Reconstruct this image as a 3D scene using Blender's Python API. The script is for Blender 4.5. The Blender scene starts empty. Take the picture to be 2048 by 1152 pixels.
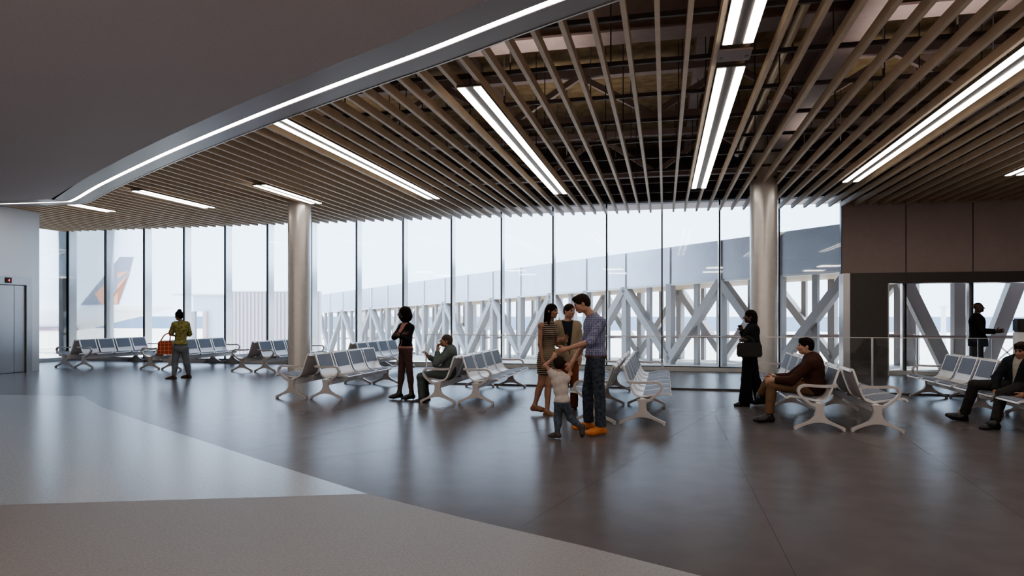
import bpy, bmesh, math, random
import numpy as np
from mathutils import Vector, Matrix
random.seed(7)
C = bpy.context.scene.collection
PI = math.pi

# ------------------------------------------------------------ camera
FPX, EYE, HY = 1348.0, 1.53, 630.0
YAW = math.atan(305/1348)
cam_d = bpy.data.cameras.new('camera'); cam = bpy.data.objects.new('camera', cam_d); C.objects.link(cam)
cam.location = (0, 0, EYE); cam.rotation_euler = (PI/2, 0, YAW)
cam_d.sensor_width = 36; cam_d.lens = 36*FPX/2048
cam_d.shift_y = (HY-576)/2048; cam_d.clip_end = 3000
bpy.context.scene.camera = cam
SC = bpy.context.scene
SC.cycles.use_denoising = True
SC.cycles.max_bounces = 10; SC.cycles.diffuse_bounces = 5; SC.cycles.glossy_bounces = 4
SC.cycles.transparent_max_bounces = 16; SC.cycles.sample_clamp_indirect = 6
SC.cycles.caustics_reflective = False; SC.cycles.caustics_refractive = False
SC.view_settings.view_transform = 'AgX'
SC.view_settings.look = 'AgX - Medium High Contrast'
SC.view_settings.exposure = 1.45

# ------------------------------------------------------------ materials
def mat(name, col, rough=.5, metal=0., noise=0., nscale=8., bump=0., emit=None, estr=0., col2=None, spec=.5, coat=0.):
    m = bpy.data.materials.new(name); m.use_nodes = True
    nt = m.node_tree; b = nt.nodes['Principled BSDF']
    b.inputs['Base Color'].default_value = (*col, 1); b.inputs['Roughness'].default_value = rough
    b.inputs['Metallic'].default_value = metal; b.inputs['Specular IOR Level'].default_value = spec
    b.inputs['Coat Weight'].default_value = coat
    if emit: b.inputs['Emission Color'].default_value = (*emit, 1); b.inputs['Emission Strength'].default_value = estr
    if noise or bump or col2:
        tc = nt.nodes.new('ShaderNodeTexCoord'); n = nt.nodes.new('ShaderNodeTexNoise')
        n.inputs['Scale'].default_value = nscale; n.inputs['Detail'].default_value = 6
        nt.links.new(tc.outputs['Object'], n.inputs['Vector'])
        r = nt.nodes.new('ShaderNodeValToRGB'); r.color_ramp.elements[0].position = .35; r.color_ramp.elements[1].position = .65
        c2 = col2 or tuple(min(1, c*(1+noise)) for c in col)
        c1 = col if col2 else tuple(c*(1-noise) for c in col)
        r.color_ramp.elements[0].color = (*c1, 1); r.color_ramp.elements[1].color = (*c2, 1)
        nt.links.new(n.outputs['Fac'], r.inputs['Fac']); nt.links.new(r.outputs['Color'], b.inputs['Base Color'])
        if bump:
            bp = nt.nodes.new('ShaderNodeBump'); bp.inputs['Strength'].default_value = bump; bp.inputs['Distance'].default_value = .02
            nt.links.new(n.outputs['Fac'], bp.inputs['Height']); nt.links.new(bp.outputs['Normal'], b.inputs['Normal'])
    return m

def math_node(nt, op, a, b=None):
    n = nt.nodes.new('ShaderNodeMath'); n.operation = op
    for i, v in enumerate((a, b)):
        if v is None: continue
        if isinstance(v, (int, float)): n.inputs[i].default_value = v
        else: nt.links.new(v, n.inputs[i])
    return n.outputs[0]

def lines_mat(name, base, line, axes, period, duty, rough=.7):
    """woven pattern: lines of a second colour repeating along the chosen object axes"""
    m = mat(name, base, rough); nt = m.node_tree; b = nt.nodes['Principled BSDF']
    tc = nt.nodes.new('ShaderNodeTexCoord'); sx = nt.nodes.new('ShaderNodeSeparateXYZ')
    nt.links.new(tc.outputs['Object'], sx.inputs[0]); fac = None
    for ax in axes:
        f = math_node(nt, 'FRACT', math_node(nt, 'MULTIPLY', sx.outputs[ax], 1/period))
        g = math_node(nt, 'LESS_THAN', f, duty)
        fac = g if fac is None else math_node(nt, 'MAXIMUM', fac, g)
    mx = nt.nodes.new('ShaderNodeMix'); mx.data_type = 'RGBA'
    mx.inputs['A'].default_value = (*base, 1); mx.inputs['B'].default_value = (*line, 1)
    nt.links.new(fac, mx.inputs['Factor']); nt.links.new(mx.outputs['Result'], b.inputs['Base Color'])
    return m

def glass_mat(name, tint=(.95, .97, .98), refl=1.0):
    m = bpy.data.materials.new(name); m.use_nodes = True; nt = m.node_tree; nt.nodes.clear()
    o = nt.nodes.new('ShaderNodeOutputMaterial'); t = nt.nodes.new('ShaderNodeBsdfTransparent'); t.inputs[0].default_value = (*tint, 1)
    g = nt.nodes.new('ShaderNodeBsdfGlossy'); g.inputs['Roughness'].default_value = .02
    fr = nt.nodes.new('ShaderNodeFresnel'); fr.inputs[0].default_value = 1.45
    mx = nt.nodes.new('ShaderNodeMixShader')
    nt.links.new(math_node(nt, 'MULTIPLY', fr.outputs[0], refl), mx.inputs[0])
    nt.links.new(t.outputs[0], mx.inputs[1]); nt.links.new(g.outputs[0], mx.inputs[2]); nt.links.new(mx.outputs[0], o.inputs[0])
    return m

def brushed(name, col, rough=.3, metal=.9):
    m = mat(name, col, rough, metal); nt = m.node_tree; b = nt.nodes['Principled BSDF']
    tc = nt.nodes.new('ShaderNodeTexCoord'); mp = nt.nodes.new('ShaderNodeMapping'); mp.inputs['Scale'].default_value = (60, 60, .6)
    n = nt.nodes.new('ShaderNodeTexNoise'); n.inputs['Scale'].default_value = 1.0
    nt.links.new(tc.outputs['Object'], mp.inputs[0]); nt.links.new(mp.outputs[0], n.inputs['Vector'])
    mr = nt.nodes.new('ShaderNodeMapRange'); mr.inputs['To Min'].default_value = rough*.8; mr.inputs['To Max'].default_value = rough*1.35
    nt.links.new(n.outputs['Fac'], mr.inputs[0]); nt.links.new(mr.outputs[0], b.inputs['Roughness'])
    return m

M = dict(
 floor_dark=mat('floor_dark_terrazzo', (.125,.113,.117), .29, noise=.06, nscale=3, spec=0),
 floor_mid=mat('floor_mid_terrazzo', (.27,.285,.31), .26, noise=.10, nscale=40, spec=.38),
 floor_light=mat('floor_light_terrazzo', (.25,.235,.235), .5, noise=.12, nscale=60, spec=.25),
 joint=mat('floor_joint', (.085,.078,.08), .5, spec=0),
 soffit=mat('soffit_plaster', (.60,.535,.535), .7, noise=.03, nscale=30, spec=.1),
 band=mat('soffit_metal_band', (.27,.225,.23), .38, spec=.35),
 lip=mat('soffit_lip', (.5,.48,.47), .35, metal=.5),
 led=mat('led_diffuser', (1,1,1), .5, emit=(1,.92,.82), estr=4),
 led_cove=mat('led_cove_diffuser', (1,1,1), .5, emit=(1,.93,.84), estr=4.2),
 fixture=mat('fixture_housing', (.12,.10,.09), .5, metal=.3),
 slat=mat('slat_paint', (.74,.58,.41), .5, noise=.05, nscale=4),
 deck=mat('sprayed_deck', (.22,.155,.085), .95, nscale=5, bump=.8, col2=(.36,.27,.16)),
 steel=mat('primed_steel', (.36,.28,.27), .6, noise=.05),
 darksteel=mat('dark_channel', (.10,.085,.09), .55),
 brass=mat('pipe_bronze', (.35,.24,.13), .35, metal=.7),
 wallgrey=mat('wall_panel_grey', (.56,.45,.43), .6, noise=.03),
 wallback=mat('wall_back', (.34,.32,.31), .7, noise=.03),
 white=mat('painted_white', (.72,.72,.73), .45),
 stone=mat('dark_stone', (.11,.095,.09), .35, noise=.35, nscale=90),
 steelbright=brushed('brushed_stainless', (.62,.61,.61), .3),
 elev=brushed('elevator_stainless', (.50,.50,.51), .32),
 elevwall=brushed('elevator_wall', (.68,.68,.69), .4, .6),
 fin=mat('mullion_fin', (.78,.77,.77), .22, metal=.85),
 black=mat('black_gasket', (.012,.012,.014), .4),
 column=mat('column_paint', (.74,.71,.68), .27, metal=.35, noise=.03),
 glass=glass_mat('clear_glass', (.96,.98,.99), .8), glass2=glass_mat('guard_glass', (.97,.98,.98), .9),
 frame=mat('cast_aluminium', (.52,.49,.485), .35, metal=.3),
 beam=mat('beam_white', (.92,.91,.92), .4),
 shell=mat('seat_shell', (.74,.70,.69), .35, metal=.1),
 pad=mat('seat_pad', (.17,.19,.245), .6),
 trim=mat('seat_trim', (.74,.74,.75), .3, metal=.4),
 apron=mat('apron_concrete', (.84,.79,.72), .9, noise=.03, nscale=.05),
 water=mat('distant_water', (.12,.17,.25), .9),
 bandp=mat('bridge_panel', (.55,.58,.64), .32, metal=.8, noise=.03, nscale=2),
 capw=mat('cap_white', (.95,.95,.95), .5), truss=mat('truss_paint', (.34,.33,.335), .5),
 soffb=mat('bridge_soffit', (.50,.38,.25), .6),
 bfloor=mat('bridge_floor', (.5,.49,.48), .6),
 red=mat('red_paint', (.6,.05,.05), .5),
 plane=mat('aircraft_white', (.84,.83,.84), .4), tailg=mat('tail_grey', (.30,.31,.36), .5), tailo=mat('tail_orange', (.80,.40,.25), .5),  # fuselage and tail colours paled, haze put into the paint
 corr=mat('corrugated_panel', (.66,.60,.62), .5), annex=mat('annex_grey', (.60,.64,.72), .6),
 scr=mat('screen_black', (.01,.01,.012), .15), redled=mat('red_led', (.3,.0,.0), .5, emit=(1,.05,.03), estr=1.5),
)

def polish(m, k, rough, p=2.0):
    """satin sealer: a glossy layer that grows towards grazing angles"""
    nt = m.node_tree; b = nt.nodes['Principled BSDF']
    fr = nt.nodes.new('ShaderNodeFresnel'); fr.inputs[0].default_value = 1.5
    nt.links.new(math_node(nt, 'MULTIPLY', math_node(nt, 'POWER', fr.outputs[0], p), k), b.inputs['Specular IOR Level'])
    b.inputs['Roughness'].default_value = rough; b.inputs['Specular Tint'].default_value = (.86,.91,1,1)
polish(M['floor_dark'], 1.0, .27, 2.7); polish(M['joint'], 1.0, .27, 2.7)
# ------------------------------------------------------------ mesh helpers
def obj(name, me, m=None, parent=None, smooth=False):
    o = bpy.data.objects.new(name, me); C.objects.link(o)
    if m is not None: me.materials.append(m)
    if parent is not None: o.parent = parent
    if smooth:
        for p in me.polygons: p.use_smooth = True
    return o
class MB:
    def __init__(s): s.v = []; s.f = []; s.mi = []
    def add(s, v, f, mi=0):
        n = len(s.v); s.v += [tuple(x) for x in v]; s.f += [tuple(i+n for i in q) for q in f]; s.mi += [mi]*len(f); return s
    def box(s, x0, x1, y0, y1, z0, z1, mi=0):
        v = [(x,y,z) for z in (z0,z1) for y in (y0,y1) for x in (x0,x1)]
        return s.add(v, [(0,2,3,1),(4,5,7,6),(0,1,5,4),(2,6,7,3),(0,4,6,2),(1,3,7,5)], mi)
    def bar(s, a, b, w, h, up=(0,0,1), mi=0):
        a = Vector(a); b = Vector(b); d = (b-a).normalized(); u = Vector(up)
        sd = d.cross(u); sd = sd.normalized() if sd.length > 1e-4 else Vector((1,0,0)); u = sd.cross(d).normalized()
        v = [p + sd*sx*w/2 + u*sz*h/2 for p in (a,b) for sx,sz in ((-1,-1),(1,-1),(1,1),(-1,1))]
        return s.add(v, [(0,3,2,1),(4,5,6,7),(0,1,5,4),(1,2,6,5),(2,3,7,6),(3,0,4,7)], mi)
    def tube(s, a, b, r0, r1=None, n=16, cap=True, mi=0):
        r1 = r0 if r1 is None else r1; a = Vector(a); b = Vector(b); d = (b-a).normalized()
        x = d.orthogonal().normalized(); y = d.cross(x)
        v = [p + x*math.cos(2*PI*i/n)*r + y*math.sin(2*PI*i/n)*r for p, r in ((a,r0),(b,r1)) for i in range(n)]
        f = [(i,(i+1)%n,n+(i+1)%n,n+i) for i in range(n)]
        if cap: f += [tuple(range(n-1,-1,-1)), tuple(range(n,2*n))]
        return s.add(v, f, mi)
    def prism(s, poly, y0, y1, mi=0, axis='y'):   # poly in (x,z) swept along y  (axis z: poly in (x,y))
        n = len(poly)
        v = [((p[0],y,p[1]) if axis == 'y' else (p[0],p[1],y)) for y in (y0,y1) for p in poly]
        f = [(i,(i+1)%n,n+(i+1)%n,n+i) for i in range(n)] + [tuple(range(n-1,-1,-1)), tuple(range(n,2*n))]
        return s.add(v, f, mi)
    def ribbon(s, path, w, y0, y1, mi=0):   # bar following a path in the xz plane
        L, R = [], []
        for i, p in enumerate(path):
            a = path[max(0,i-1)]; b = path[min(len(path)-1,i+1)]
            dx, dz = b[0]-a[0], b[1]-a[1]; l = math.hypot(dx,dz); nx, nz = -dz/l, dx/l
            L.append((p[0]+nx*w/2,p[1]+nz*w/2)); R.append((p[0]-nx*w/2,p[1]-nz*w/2))
        n = len(path); v = [(q[0],y,q[1]) for y in (y0,y1) for q in L+R]; f = []
        for i in range(n-1):
            a,b,c,d = i,i+1,n+i+1,n+i; o = 2*n
            f += [(a,b,c,d),(d+o,c+o,b+o,a+o),(a,a+o,b+o,b),(d,c,c+o,d+o)]
        f += [(0,n,3*n,2*n),(n-1,3*n-1,4*n-1,2*n-1)]
        return s.add(v, f, mi)
    def build(s, name, m=None, parent=None, smooth=False, bevel=0):
        me = bpy.data.meshes.new(name); me.from_pydata(s.v, [], s.f)
        bm = bmesh.new(); bm.from_mesh(me)
        if bevel: bmesh.ops.bevel(bm, geom=[e for e in bm.edges if len(e.link_faces)==2 and e.calc_face_angle(0) > .6], offset=bevel, segments=2, affect='EDGES')
        bmesh.ops.recalc_face_normals(bm, faces=bm.faces); bm.to_mesh(me); bm.free()
        ms = m if isinstance(m, (list,tuple)) else [m]
        for x in ms: me.materials.append(x)
        if not bevel and len(ms) > 1:
            for p, k in zip(me.polygons, s.mi): p.material_index = k
        o = bpy.data.objects.new(name, me); C.objects.link(o)
        if parent is not None: o.parent = parent
        if smooth:
            me.polygons.foreach_set('use_smooth', [True]*len(me.polygons))
            try: me.set_sharp_from_angle(angle=math.radians(40))
            except Exception: pass
        return o
def catmull(pts, n=5):
    out = []; P = [pts[0]]+list(pts)+[pts[-1]]
    for i in range(1, len(P)-2):
        for k in range(n):
            t = k/n; r = []
            for c in range(len(pts[0])):
                p0,p1,p2,p3 = P[i-1][c],P[i][c],P[i+1][c],P[i+2][c]
                r.append(.5*(2*p1+(p2-p0)*t+(2*p0-5*p1+4*p2-p3)*t*t+(3*p1-p0-3*p2+p3)*t**3))
            out.append(tuple(r))
    out.append(tuple(pts[-1])); return out
def tag(o, label, cat, group=None, kind=None):
    if label: o['label'] = label
    if cat: o['category'] = cat
    if group: o['group'] = group
    if kind: o['kind'] = kind
    return o
def struct(o, label=None, cat=None):
    o['kind'] = 'structure'
    if label: o['label'] = label
    if cat: o['category'] = cat
    return o
def thing(name, label, cat, loc=(0,0,0), rz=0, group=None, kind=None):
    o = bpy.data.objects.new(name, None); C.objects.link(o); o.empty_display_size = .1
    o.location = loc; o.rotation_euler = (0,0,rz)
    return tag(o, label, cat, group, kind)
def dup(root, parent=None):
    r = root.copy(); C.objects.link(r); r.parent = parent
    for ch in list(root.children): dup(ch, r)
    return r

SLZ = 4.355      # underside of the slat ceiling
WY = 19.1        # plane of the glass wall
def mx_(n): return -.067 + 1.524*n
def fromY(px, Y):      # world X where image column px meets the vertical plane y=Y
    t = (px-1024)/FPX; d = Y/(t*math.sin(YAW)+math.cos(YAW))
    return t*d*math.cos(YAW) - d*math.sin(YAW)

# ------------------------------------------------------------ floor
f = MB()
f.add([(-22,-9,0),(24,-9,0),(24,WY,0),(-22,WY,0)], [(0,1,2,3)], 0)
edge = [(-10.72,10.63),(-9.07,9.38),(-7.3,8.26),(-5.55,7.2),(-4.0,6.25),(-2.48,5.35)]
edge2 = [(-2.48,5.35),(-1.5,4.88),(-.53,4.46),(.2,4.1),(1.4,3.45),(3.2,2.4),(6,.6),(10,-2.4),(14,-6),(16,-9)]
z = .002
poly = [(-22,9.0),(-22,-1.5),(-8.2,3.32),(-5.22,4.38),(-3.1,5.12)] + edge[::-1] + [(-12.4,10.41)]
f.add([(x,y,z) for x,y in poly], [tuple(range(len(poly)))], 1)
poly = [(-22,-1.5),(-22,-9)] + edge2[::-1] + [(-3.1,5.12),(-5.22,4.38),(-8.2,3.32)]
f.add([(x,y,z) for x,y in poly], [tuple(range(len(poly)))], 2)
# hairline joints in the dark field
for a, b in (((-4.6,6.6),(-3.3,11.6)),((.75,3.9),(.75,14.2)),((-1.0,4.8),(1.0,12.0)),((2.4,2.9),(2.9,9)),((-3.9,6.2),(3.2,14.2)),((4.4,2.0),(1.2,12.5))):
    d = Vector((b[0]-a[0],b[1]-a[1])).normalized()*.003; n = (-d.y, d.x)
    f.add([(a[0]+n[0],a[1]+n[1],.0015),(a[0]-n[0],a[1]-n[1],.0015),(b[0]-n[0],b[1]-n[1],.0015),(b[0]+n[0],b[1]+n[1],.0015)], [(0,1,2,3)], 3)
fl = f.build('floor', [M['floor_dark'],M['floor_mid'],M['floor_light'],M['joint']])
bm = bmesh.new(); bm.from_mesh(fl.data)
for fc in bm.faces:
    if fc.normal.z < 0: fc.normal_flip()
bm.to_mesh(fl.data); bm.free()
struct(fl, 'polished grey terrazzo floor with a lighter curved field in the foreground', 'floor')

# ------------------------------------------------------------ ceiling: soffit, band, LED line
LEDP = [(13.7,-2.0),(10,.35),(6,2.6),(3,4.0),(1,5.0),(-.2,5.52),(-.9,5.86),(-1.51,6.19),(-2.46,6.72),(-3.62,7.32),(-5.24,8.19),(-7.13,9.26),(-9.02,10.38),(-11.73,12.07),(-13.6,13.33),(-14.23,13.7)]
LEDP = catmull(LEDP, 4)
LEFT = [(-16.2,13.6),(-18.5,13.45),(-21.9,13.2)]
SZ = 4.30
def offset(path, d):
    out = []
    for i, p in enumerate(path):
        a = path[max(0,i-1)]; b = path[min(len(path)-1,i+1)]
        dx, dy = b[0]-a[0], b[1]-a[1]; l = math.hypot(dx,dy); out.append((p[0]+dy/l*d, p[1]-dx/l*d))
    return out
full = LEDP + LEFT
def strip(d0, d1, z0, z1):
    A = offset(full, d0); B = offset(full, d1); n = len(full); mb = MB()
    for zz, rev in ((z0,0),(z1,1)): pass
    v = [(x,y,z0) for x,y in A]+[(x,y,z0) for x,y in B]+[(x,y,z1) for x,y in A]+[(x,y,z1) for x,y in B]
    fs = []
    for i in range(n-1):
        fs += [(i,i+1,n+i+1,n+i),(2*n+i,3*n+i,3*n+i+1,2*n+i+1),(i,2*n+i,2*n+i+1,i+1),(n+i,n+i+1,3*n+i+1,3*n+i)]
    mb.add(v, fs); return mb
sgn = 1   # positive offset = away from the camera side?
test = offset(full, .3)
out_is_pos = (test[20][1] > full[20][1])
s_ = 1 if out_is_pos else -1
o = strip(s_*.045, s_*.33, SZ, SZ+.16).build('trim_1', M['band']); struct(o, 'grey metal band outside the curved light line', 'trim')
o = strip(s_*-.045, s_*-.40, SZ, SZ+.16).build('trim_2', M['band']); struct(o, 'darker grey metal band inside the curved light line', 'trim')
o = strip(s_*.33, s_*.352, SZ-.006, SZ+.2).build('trim_3', M['lip']); struct(o, 'thin pale lip along the outer edge of the curved soffit', 'trim')
o = strip(s_*-.045, s_*.045, SZ+.008, SZ+.05).build('light_strip', M['led_cove'])
tag(o, 'long continuous white light strip following the curved edge of the soffit', 'light')
inner = offset(full, s_*-.40)
mb = MB(); poly = inner + [(-22,-9),(14.5,-9)]
n = len(poly); v = [(x,y,SZ) for x,y in poly]+[(x,y,SZ+.2) for x,y in poly]
mb.add(v, [tuple(range(n)), tuple(range(2*n-1,n-1,-1))] + [(i,n+i,n+(i+1)%n,(i+1)%n) for i in range(n)])
o = mb.build('ceiling', M['soffit']); struct(o, 'smooth dropped grey-brown soffit filling the upper left', 'ceiling')
outer = offset(full, s_*.352)
def soffit_edge_y(x):
    best = None
    for (x0,y0),(x1,y1) in zip(outer, outer[1:]):
        if (x0-x)*(x1-x) <= 0 and abs(x1-x0) > 1e-6:
            yy = y0 + (y1-y0)*(x-x0)/(x1-x0); best = yy if best is None else max(best, yy)
    return best if best is not None else -8.5
# deck over the slats
o = MB().box(-22,24,-9,WY+.3,6.15,6.3).build('ceiling', M['deck']); struct(o, 'rough brown sprayed roof deck above the slats', 'ceiling')
# slats
for k in range(-65, 46):
    x = -.067+.3048*k
    y0 = soffit_edge_y(x)+.01
    me = bpy.data.meshes.new('baffle_slat')
    o = MB().box(-.025,.025,0,WY-.07-y0,0,.115).build('baffle_slat', M['slat'])
    o.location = (x,y0,SLZ); tag(o, 'long narrow beige ceiling slat running towards the glass wall', 'ceiling slat', 'parallel beige ceiling slats')
# carrier channels with hanger rods
rod = None
for j in range(11):
    y = 5.6+1.22*j
    xs = [x for x in np.arange(-19.5, 13.5, .3) if soffit_edge_y(float(x)) < y-.05]
    x0, x1 = float(min(xs)), 13.4
    t = thing('carrier_channel', None, 'ceiling channel', (0,y,SLZ+.117), group='carrier channels over the slats')
    t['label'] = 'dark steel carrier channel crossing above the beige slats on hanger rods'
    MB().box(x0,x1,-.02,.02,0,.05).build('channel', M['darksteel'], t)
    xx = x1-.6-.37*(j%2)
    while xx > x0+.2:
        if rod is None: rod = MB().tube((0,0,.05),(0,0,6.15-SLZ-.117),.009,n=6).build('hanger_rod', M['darksteel'], t); r = rod
        else: r = rod.copy(); C.objects.link(r); r.parent = t
        r.location = (xx,0,0); xx -= 1.22
# linear luminaires
def luminaire(x, y0, y1, label):
    t = thing('linear_light', label, 'ceiling light', (x,y0,SLZ-.035), group='twin-strip linear ceiling lights')
    L = y1-y0
    MB().box(-.155,.155,0,L,.006,.033).build('housing', M['fixture'], t)
    for s in (-1,1): MB().box(s*.1025-.047,s*.1025+.047,.03,L-.03,-.004,.012).build('diffuser', M['led'], t)
    return t
for x, y0, y1, lb in ((.735,7.95,15.42,'long twin-strip ceiling light beyond the junction plate, left of the right column'),
    (.735,5.62,7.3,'twin-strip ceiling light nearest the top edge, before the junction plate'),
    (-2.34,7.93,15.42,'twin-strip ceiling light running down towards the standing group'),
    (-5.41,8.53,15.42,'twin-strip ceiling light starting at the curved soffit edge'),
    (-8.5,12.92,15.40,'short twin-strip ceiling light at the top of the left column'),
    (-11.56,12.90,15.42,'short twin-strip ceiling light second from the left'),
    (-14.58,14.1,15.40,'shortest twin-strip ceiling light by the pointed end of the soffit'),
    (3.80,4.35,15.38,'twin-strip ceiling light at upper right crossing the slats'),
    (6.80,6.0,15.38,'twin-strip ceiling light just entering at the right edge')):
    luminaire(x,y0,y1,lb)
t = thing('junction_plate', 'grey metal junction plate between the two aligned ceiling lights', 'light fitting', (.735,7.62,SLZ-.03))
MB().box(-.17,.17,-.16,.16,0,.02).build('plate', M['steel'], t)
for sx in (-1,1): MB().box(sx*.13-.02,sx*.13+.02,.02,.08,-.004,.0).build('slot', M['black'], t)

# roof steel
def truss(y, x0, x1, z0, z1, label):
    t = thing('roof_truss', label, 'roof truss', (0,y,0), group='roof trusses above the slats')
    MB().box(x0,x1,-.09,.09,z0,z0+.13).build('bottom_chord', M['steel'], t)
    MB().box(x0,x1,-.09,.09,z1-.13,z1).build('top_chord', M['steel'], t)
    x = x0; k = 0
    while x < x1-1:
        a, b = ((x,0,z0+.1),(x+1.3,0,z1-.1)) if k%2 == 0 else ((x,0,z1-.1),(x+1.3,0,z0+.1))
        MB().bar(a,b,.10,.10,(0,1,0)).build('web_member', M['steel'], t); x += 1.3; k += 1
truss(15.9,-21,14,4.72,5.8,'steel roof truss with zigzag webs nearest the glass wall')
truss(12.2,-21,14,4.98,5.95,'steel roof truss with zigzag webs over the middle of the hall')
def ibeam_y(y, x0, x1, z0, h, w, name, label):
    mb = MB(); mb.box(x0,x1,y-w/2,y+w/2,z0,z0+.03); mb.box(x0,x1,y-w/2,y+w/2,z0+h-.03,z0+h); mb.box(x0,x1,y-.02,y+.02,z0+.03,z0+h-.03)
    tag(mb.build(name, M['steel']), label, 'steel beam')
ibeam_y(8.9,-12,14,5.15,.6,.42,'steel_beam','wide steel beam crossing above the slats near the top of the view')
mb = MB(); x = 2.3; mb.box(x-.2,x+.2,2,15.7,4.98,5.01); mb.box(x-.2,x+.2,2,15.7,5.5,5.53); mb.box(x-.02,x+.02,2,15.7,5.01,5.5)
tag(mb.build('steel_beam', M['steel']), 'steel girder running lengthwise to the right column', 'steel beam')
tag(MB().box(5.55,6.26,9.8,15,5.3,5.7).build('air_duct', M['steel'], bevel=.02), 'rectangular air duct above the slats at upper right', 'duct')
tag(MB().tube((1.55,1,5.05),(1.55,15.5,5.05),.06).build('bronze_pipe', M['brass'], smooth=True), 'bronze pipe running lengthwise above the slats', 'pipe')
for k in range(8):
    x = -16+4*k+.6
    tag(MB().box(x-.1,x+.1,9.0,18.9,5.9,6.14).build('roof_joist', M['steel']), 'steel joist under the brown roof deck', 'joist', 'joists under the roof deck')

# ------------------------------------------------------------ glass wall
win = 1
def window(n, z0, z1, left_mull=True, fin=True, y=WY, label=None):
    global win
    x0, x1 = mx_(n), mx_(n+1)
    w = thing('window_%d' % win, label or None, None, (x0,y,0), kind='structure'); win += 1
    MB().box(.0,x1-x0,-.006,.006,z0,z1).build('glass_pane', M['glass'], w)
    MB().box(-.02,.02,-.025,.03,z0,z1).build('mullion', M['black'], w)
    if fin: MB().box(-.02,.02,.032,.34,z0,z1).build('fin', M['fin'], w)
    return w
for n in range(-13, 3): window(n, .12, SLZ+.3)
# side return glazing on the far left
for k in range(3):
    y = WY-1.524*(k+1)
    w = thing('window_%d' % win, None, None, (mx_(-13),y,0), kind='structure'); win += 1
    MB().box(-.006,.006,0,1.524,.12,SLZ+.3).build('glass_pane', M['glass'], w)
    MB().box(-.03,.02,1.50,1.524,.12,SLZ+.3).build('mullion', M['black'], w)
    MB().box(-.30,-.02,1.46,1.50,.12,SLZ+.3).build('fin', M['capw'], w)
o = MB().box(mx_(-13),mx_(3),WY-.10,WY+.1,0,.105).box(mx_(-13)-.05,mx_(-13)+.1,WY-4.6,WY-.1,0,.105).build('baseboard_back', M['white']); struct(o)
o = MB().box(mx_(-13),mx_(3),WY-.08,WY+.08,.105,.125).build('trim_4', M['black']); struct(o)
# head wall over the glass, plus an unseen overhang added to block the sun
struct(MB().box(-22,24,WY,WY+.3,SLZ+.3,6.3).build('wall_back', M['darksteel']))
struct(MB().box(-22,24,WY+.3,WY+3.6,5.0,5.3).build('roof', M['steel']), 'added overhang outside the glass wall, out of view, blocking the sun', 'roof')
# right part: opaque panels over a stone portal
for n in range(3, 9):
    x0, x1 = mx_(n)+.012, mx_(n+1)-.012
    o = MB().box(x0,x1,WY-.05,WY+.2,2.6,SLZ+.3).build('wall_right_panel' if 0 else 'wall_back', M['wallgrey']); struct(o)
o = MB().box(mx_(3),14,WY-.02,WY+.15,2.6,SLZ+.3).build('wall_back', M['black']); struct(o)
PX0, PX1 = 4.64, 5.51
o = MB().box(PX0,PX1,18.72,WY+.15,0,2.60).box(PX1,13,18.72,WY+.15,2.33,2.60).build('wall_portal', M['stone']); struct(o, 'dark stone portal surround right of the glass wall', 'wall')
o = MB().box(mx_(3)-.03,PX0,18.74,WY+.1,0,2.6).build('trim_5', M['steelbright'], bevel=.01); struct(o, 'bright stainless jamb beside the dark stone portal', 'trim')
o = MB().box(PX1,PX1+.035,18.74,WY+.1,0,2.33).build('trim_6', M['column']); struct(o)
for n in range(4, 9):
    x0 = mx_(n)
    w = thing('window_%d' % win, None, None, (x0,WY,0), kind='structure'); win += 1
    MB().box(-.02 if n > 4 else PX1-x0,1.524,-.006,.006,.1,2.33).build('glass_pane', M['glass'], w)
    MB().box(-.02,.02,-.03,.03,.1,2.33).build('mullion', M['black'], w)
    MB().box(-.06,-.02,.03,.2,.1,2.33).build('fin', M['fin'], w)
o = MB().box(PX1,14,WY-.1,WY+.1,0,.1).build('baseboard_back', M['white']); struct(o)
# enclosing walls
struct(MB().box(-22.2,-22,-9,WY,0,6.3).build('wall_left', M['wallback']))
struct(MB().box(13.8,14,-9,WY,0,6.3).build('wall_right', M['wallback']))
struct(MB().box(-22,14,-9.2,-9,0,6.3).build('wall_front', M['wallback']))

# ------------------------------------------------------------ columns
for (x, y, lb) in ((-9.08,15.57,'round pale metal column standing behind the left rows of seats'),(2.11,15.57,'round pale metal column standing right of the glass guardrail centre')):
    t = thing('round_column', lb, 'column', (x,y,0))
    MB().tube((0,0,0.02),(0,0,6.14),.285,n=64).build('shaft', M['column'], t, smooth=True)
    MB().tube((0,0,0),(0,0,.05),.30,n=64).build('base_ring', M['steelbright'], t, smooth=True)

# ------------------------------------------------------------ lift block
struct(MB().box(-19.2,-16.8,11.4,13.98,0,SZ-.005).box(-19.2,-16.8,13.98,15.24,0,SLZ-.002).build('wall_left', M['elevwall']), 'brushed metal lift shaft wall at the left edge', 'wall')
t = thing('elevator_door', 'brushed stainless lift doors in a metal surround at the left edge', 'elevator', (-16.8,0,0))
MB().box(.0,.03,13.5,14.47,.01,2.31).build('door_leaf', M['elev'], t, bevel=.004)
MB().box(.0,.015,14.49,14.79,.01,2.31).build('door_leaf', M['elev'], t, bevel=.004)
mb = MB(); mb.box(0,.06,14.81,14.97,0,2.54); mb.box(0,.06,13.3,14.81,2.33,2.54); mb.box(0,.06,13.3,13.48,0,2.33)
mb.build('door_frame', M['elev'], t)
MB().box(0,.008,13.48,14.81,0,2.33).build('door_gap', M['black'], t)
d = MB().box(.06,.075,14.20,14.37,2.37,2.51).build('display', M['scr'], t)
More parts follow.
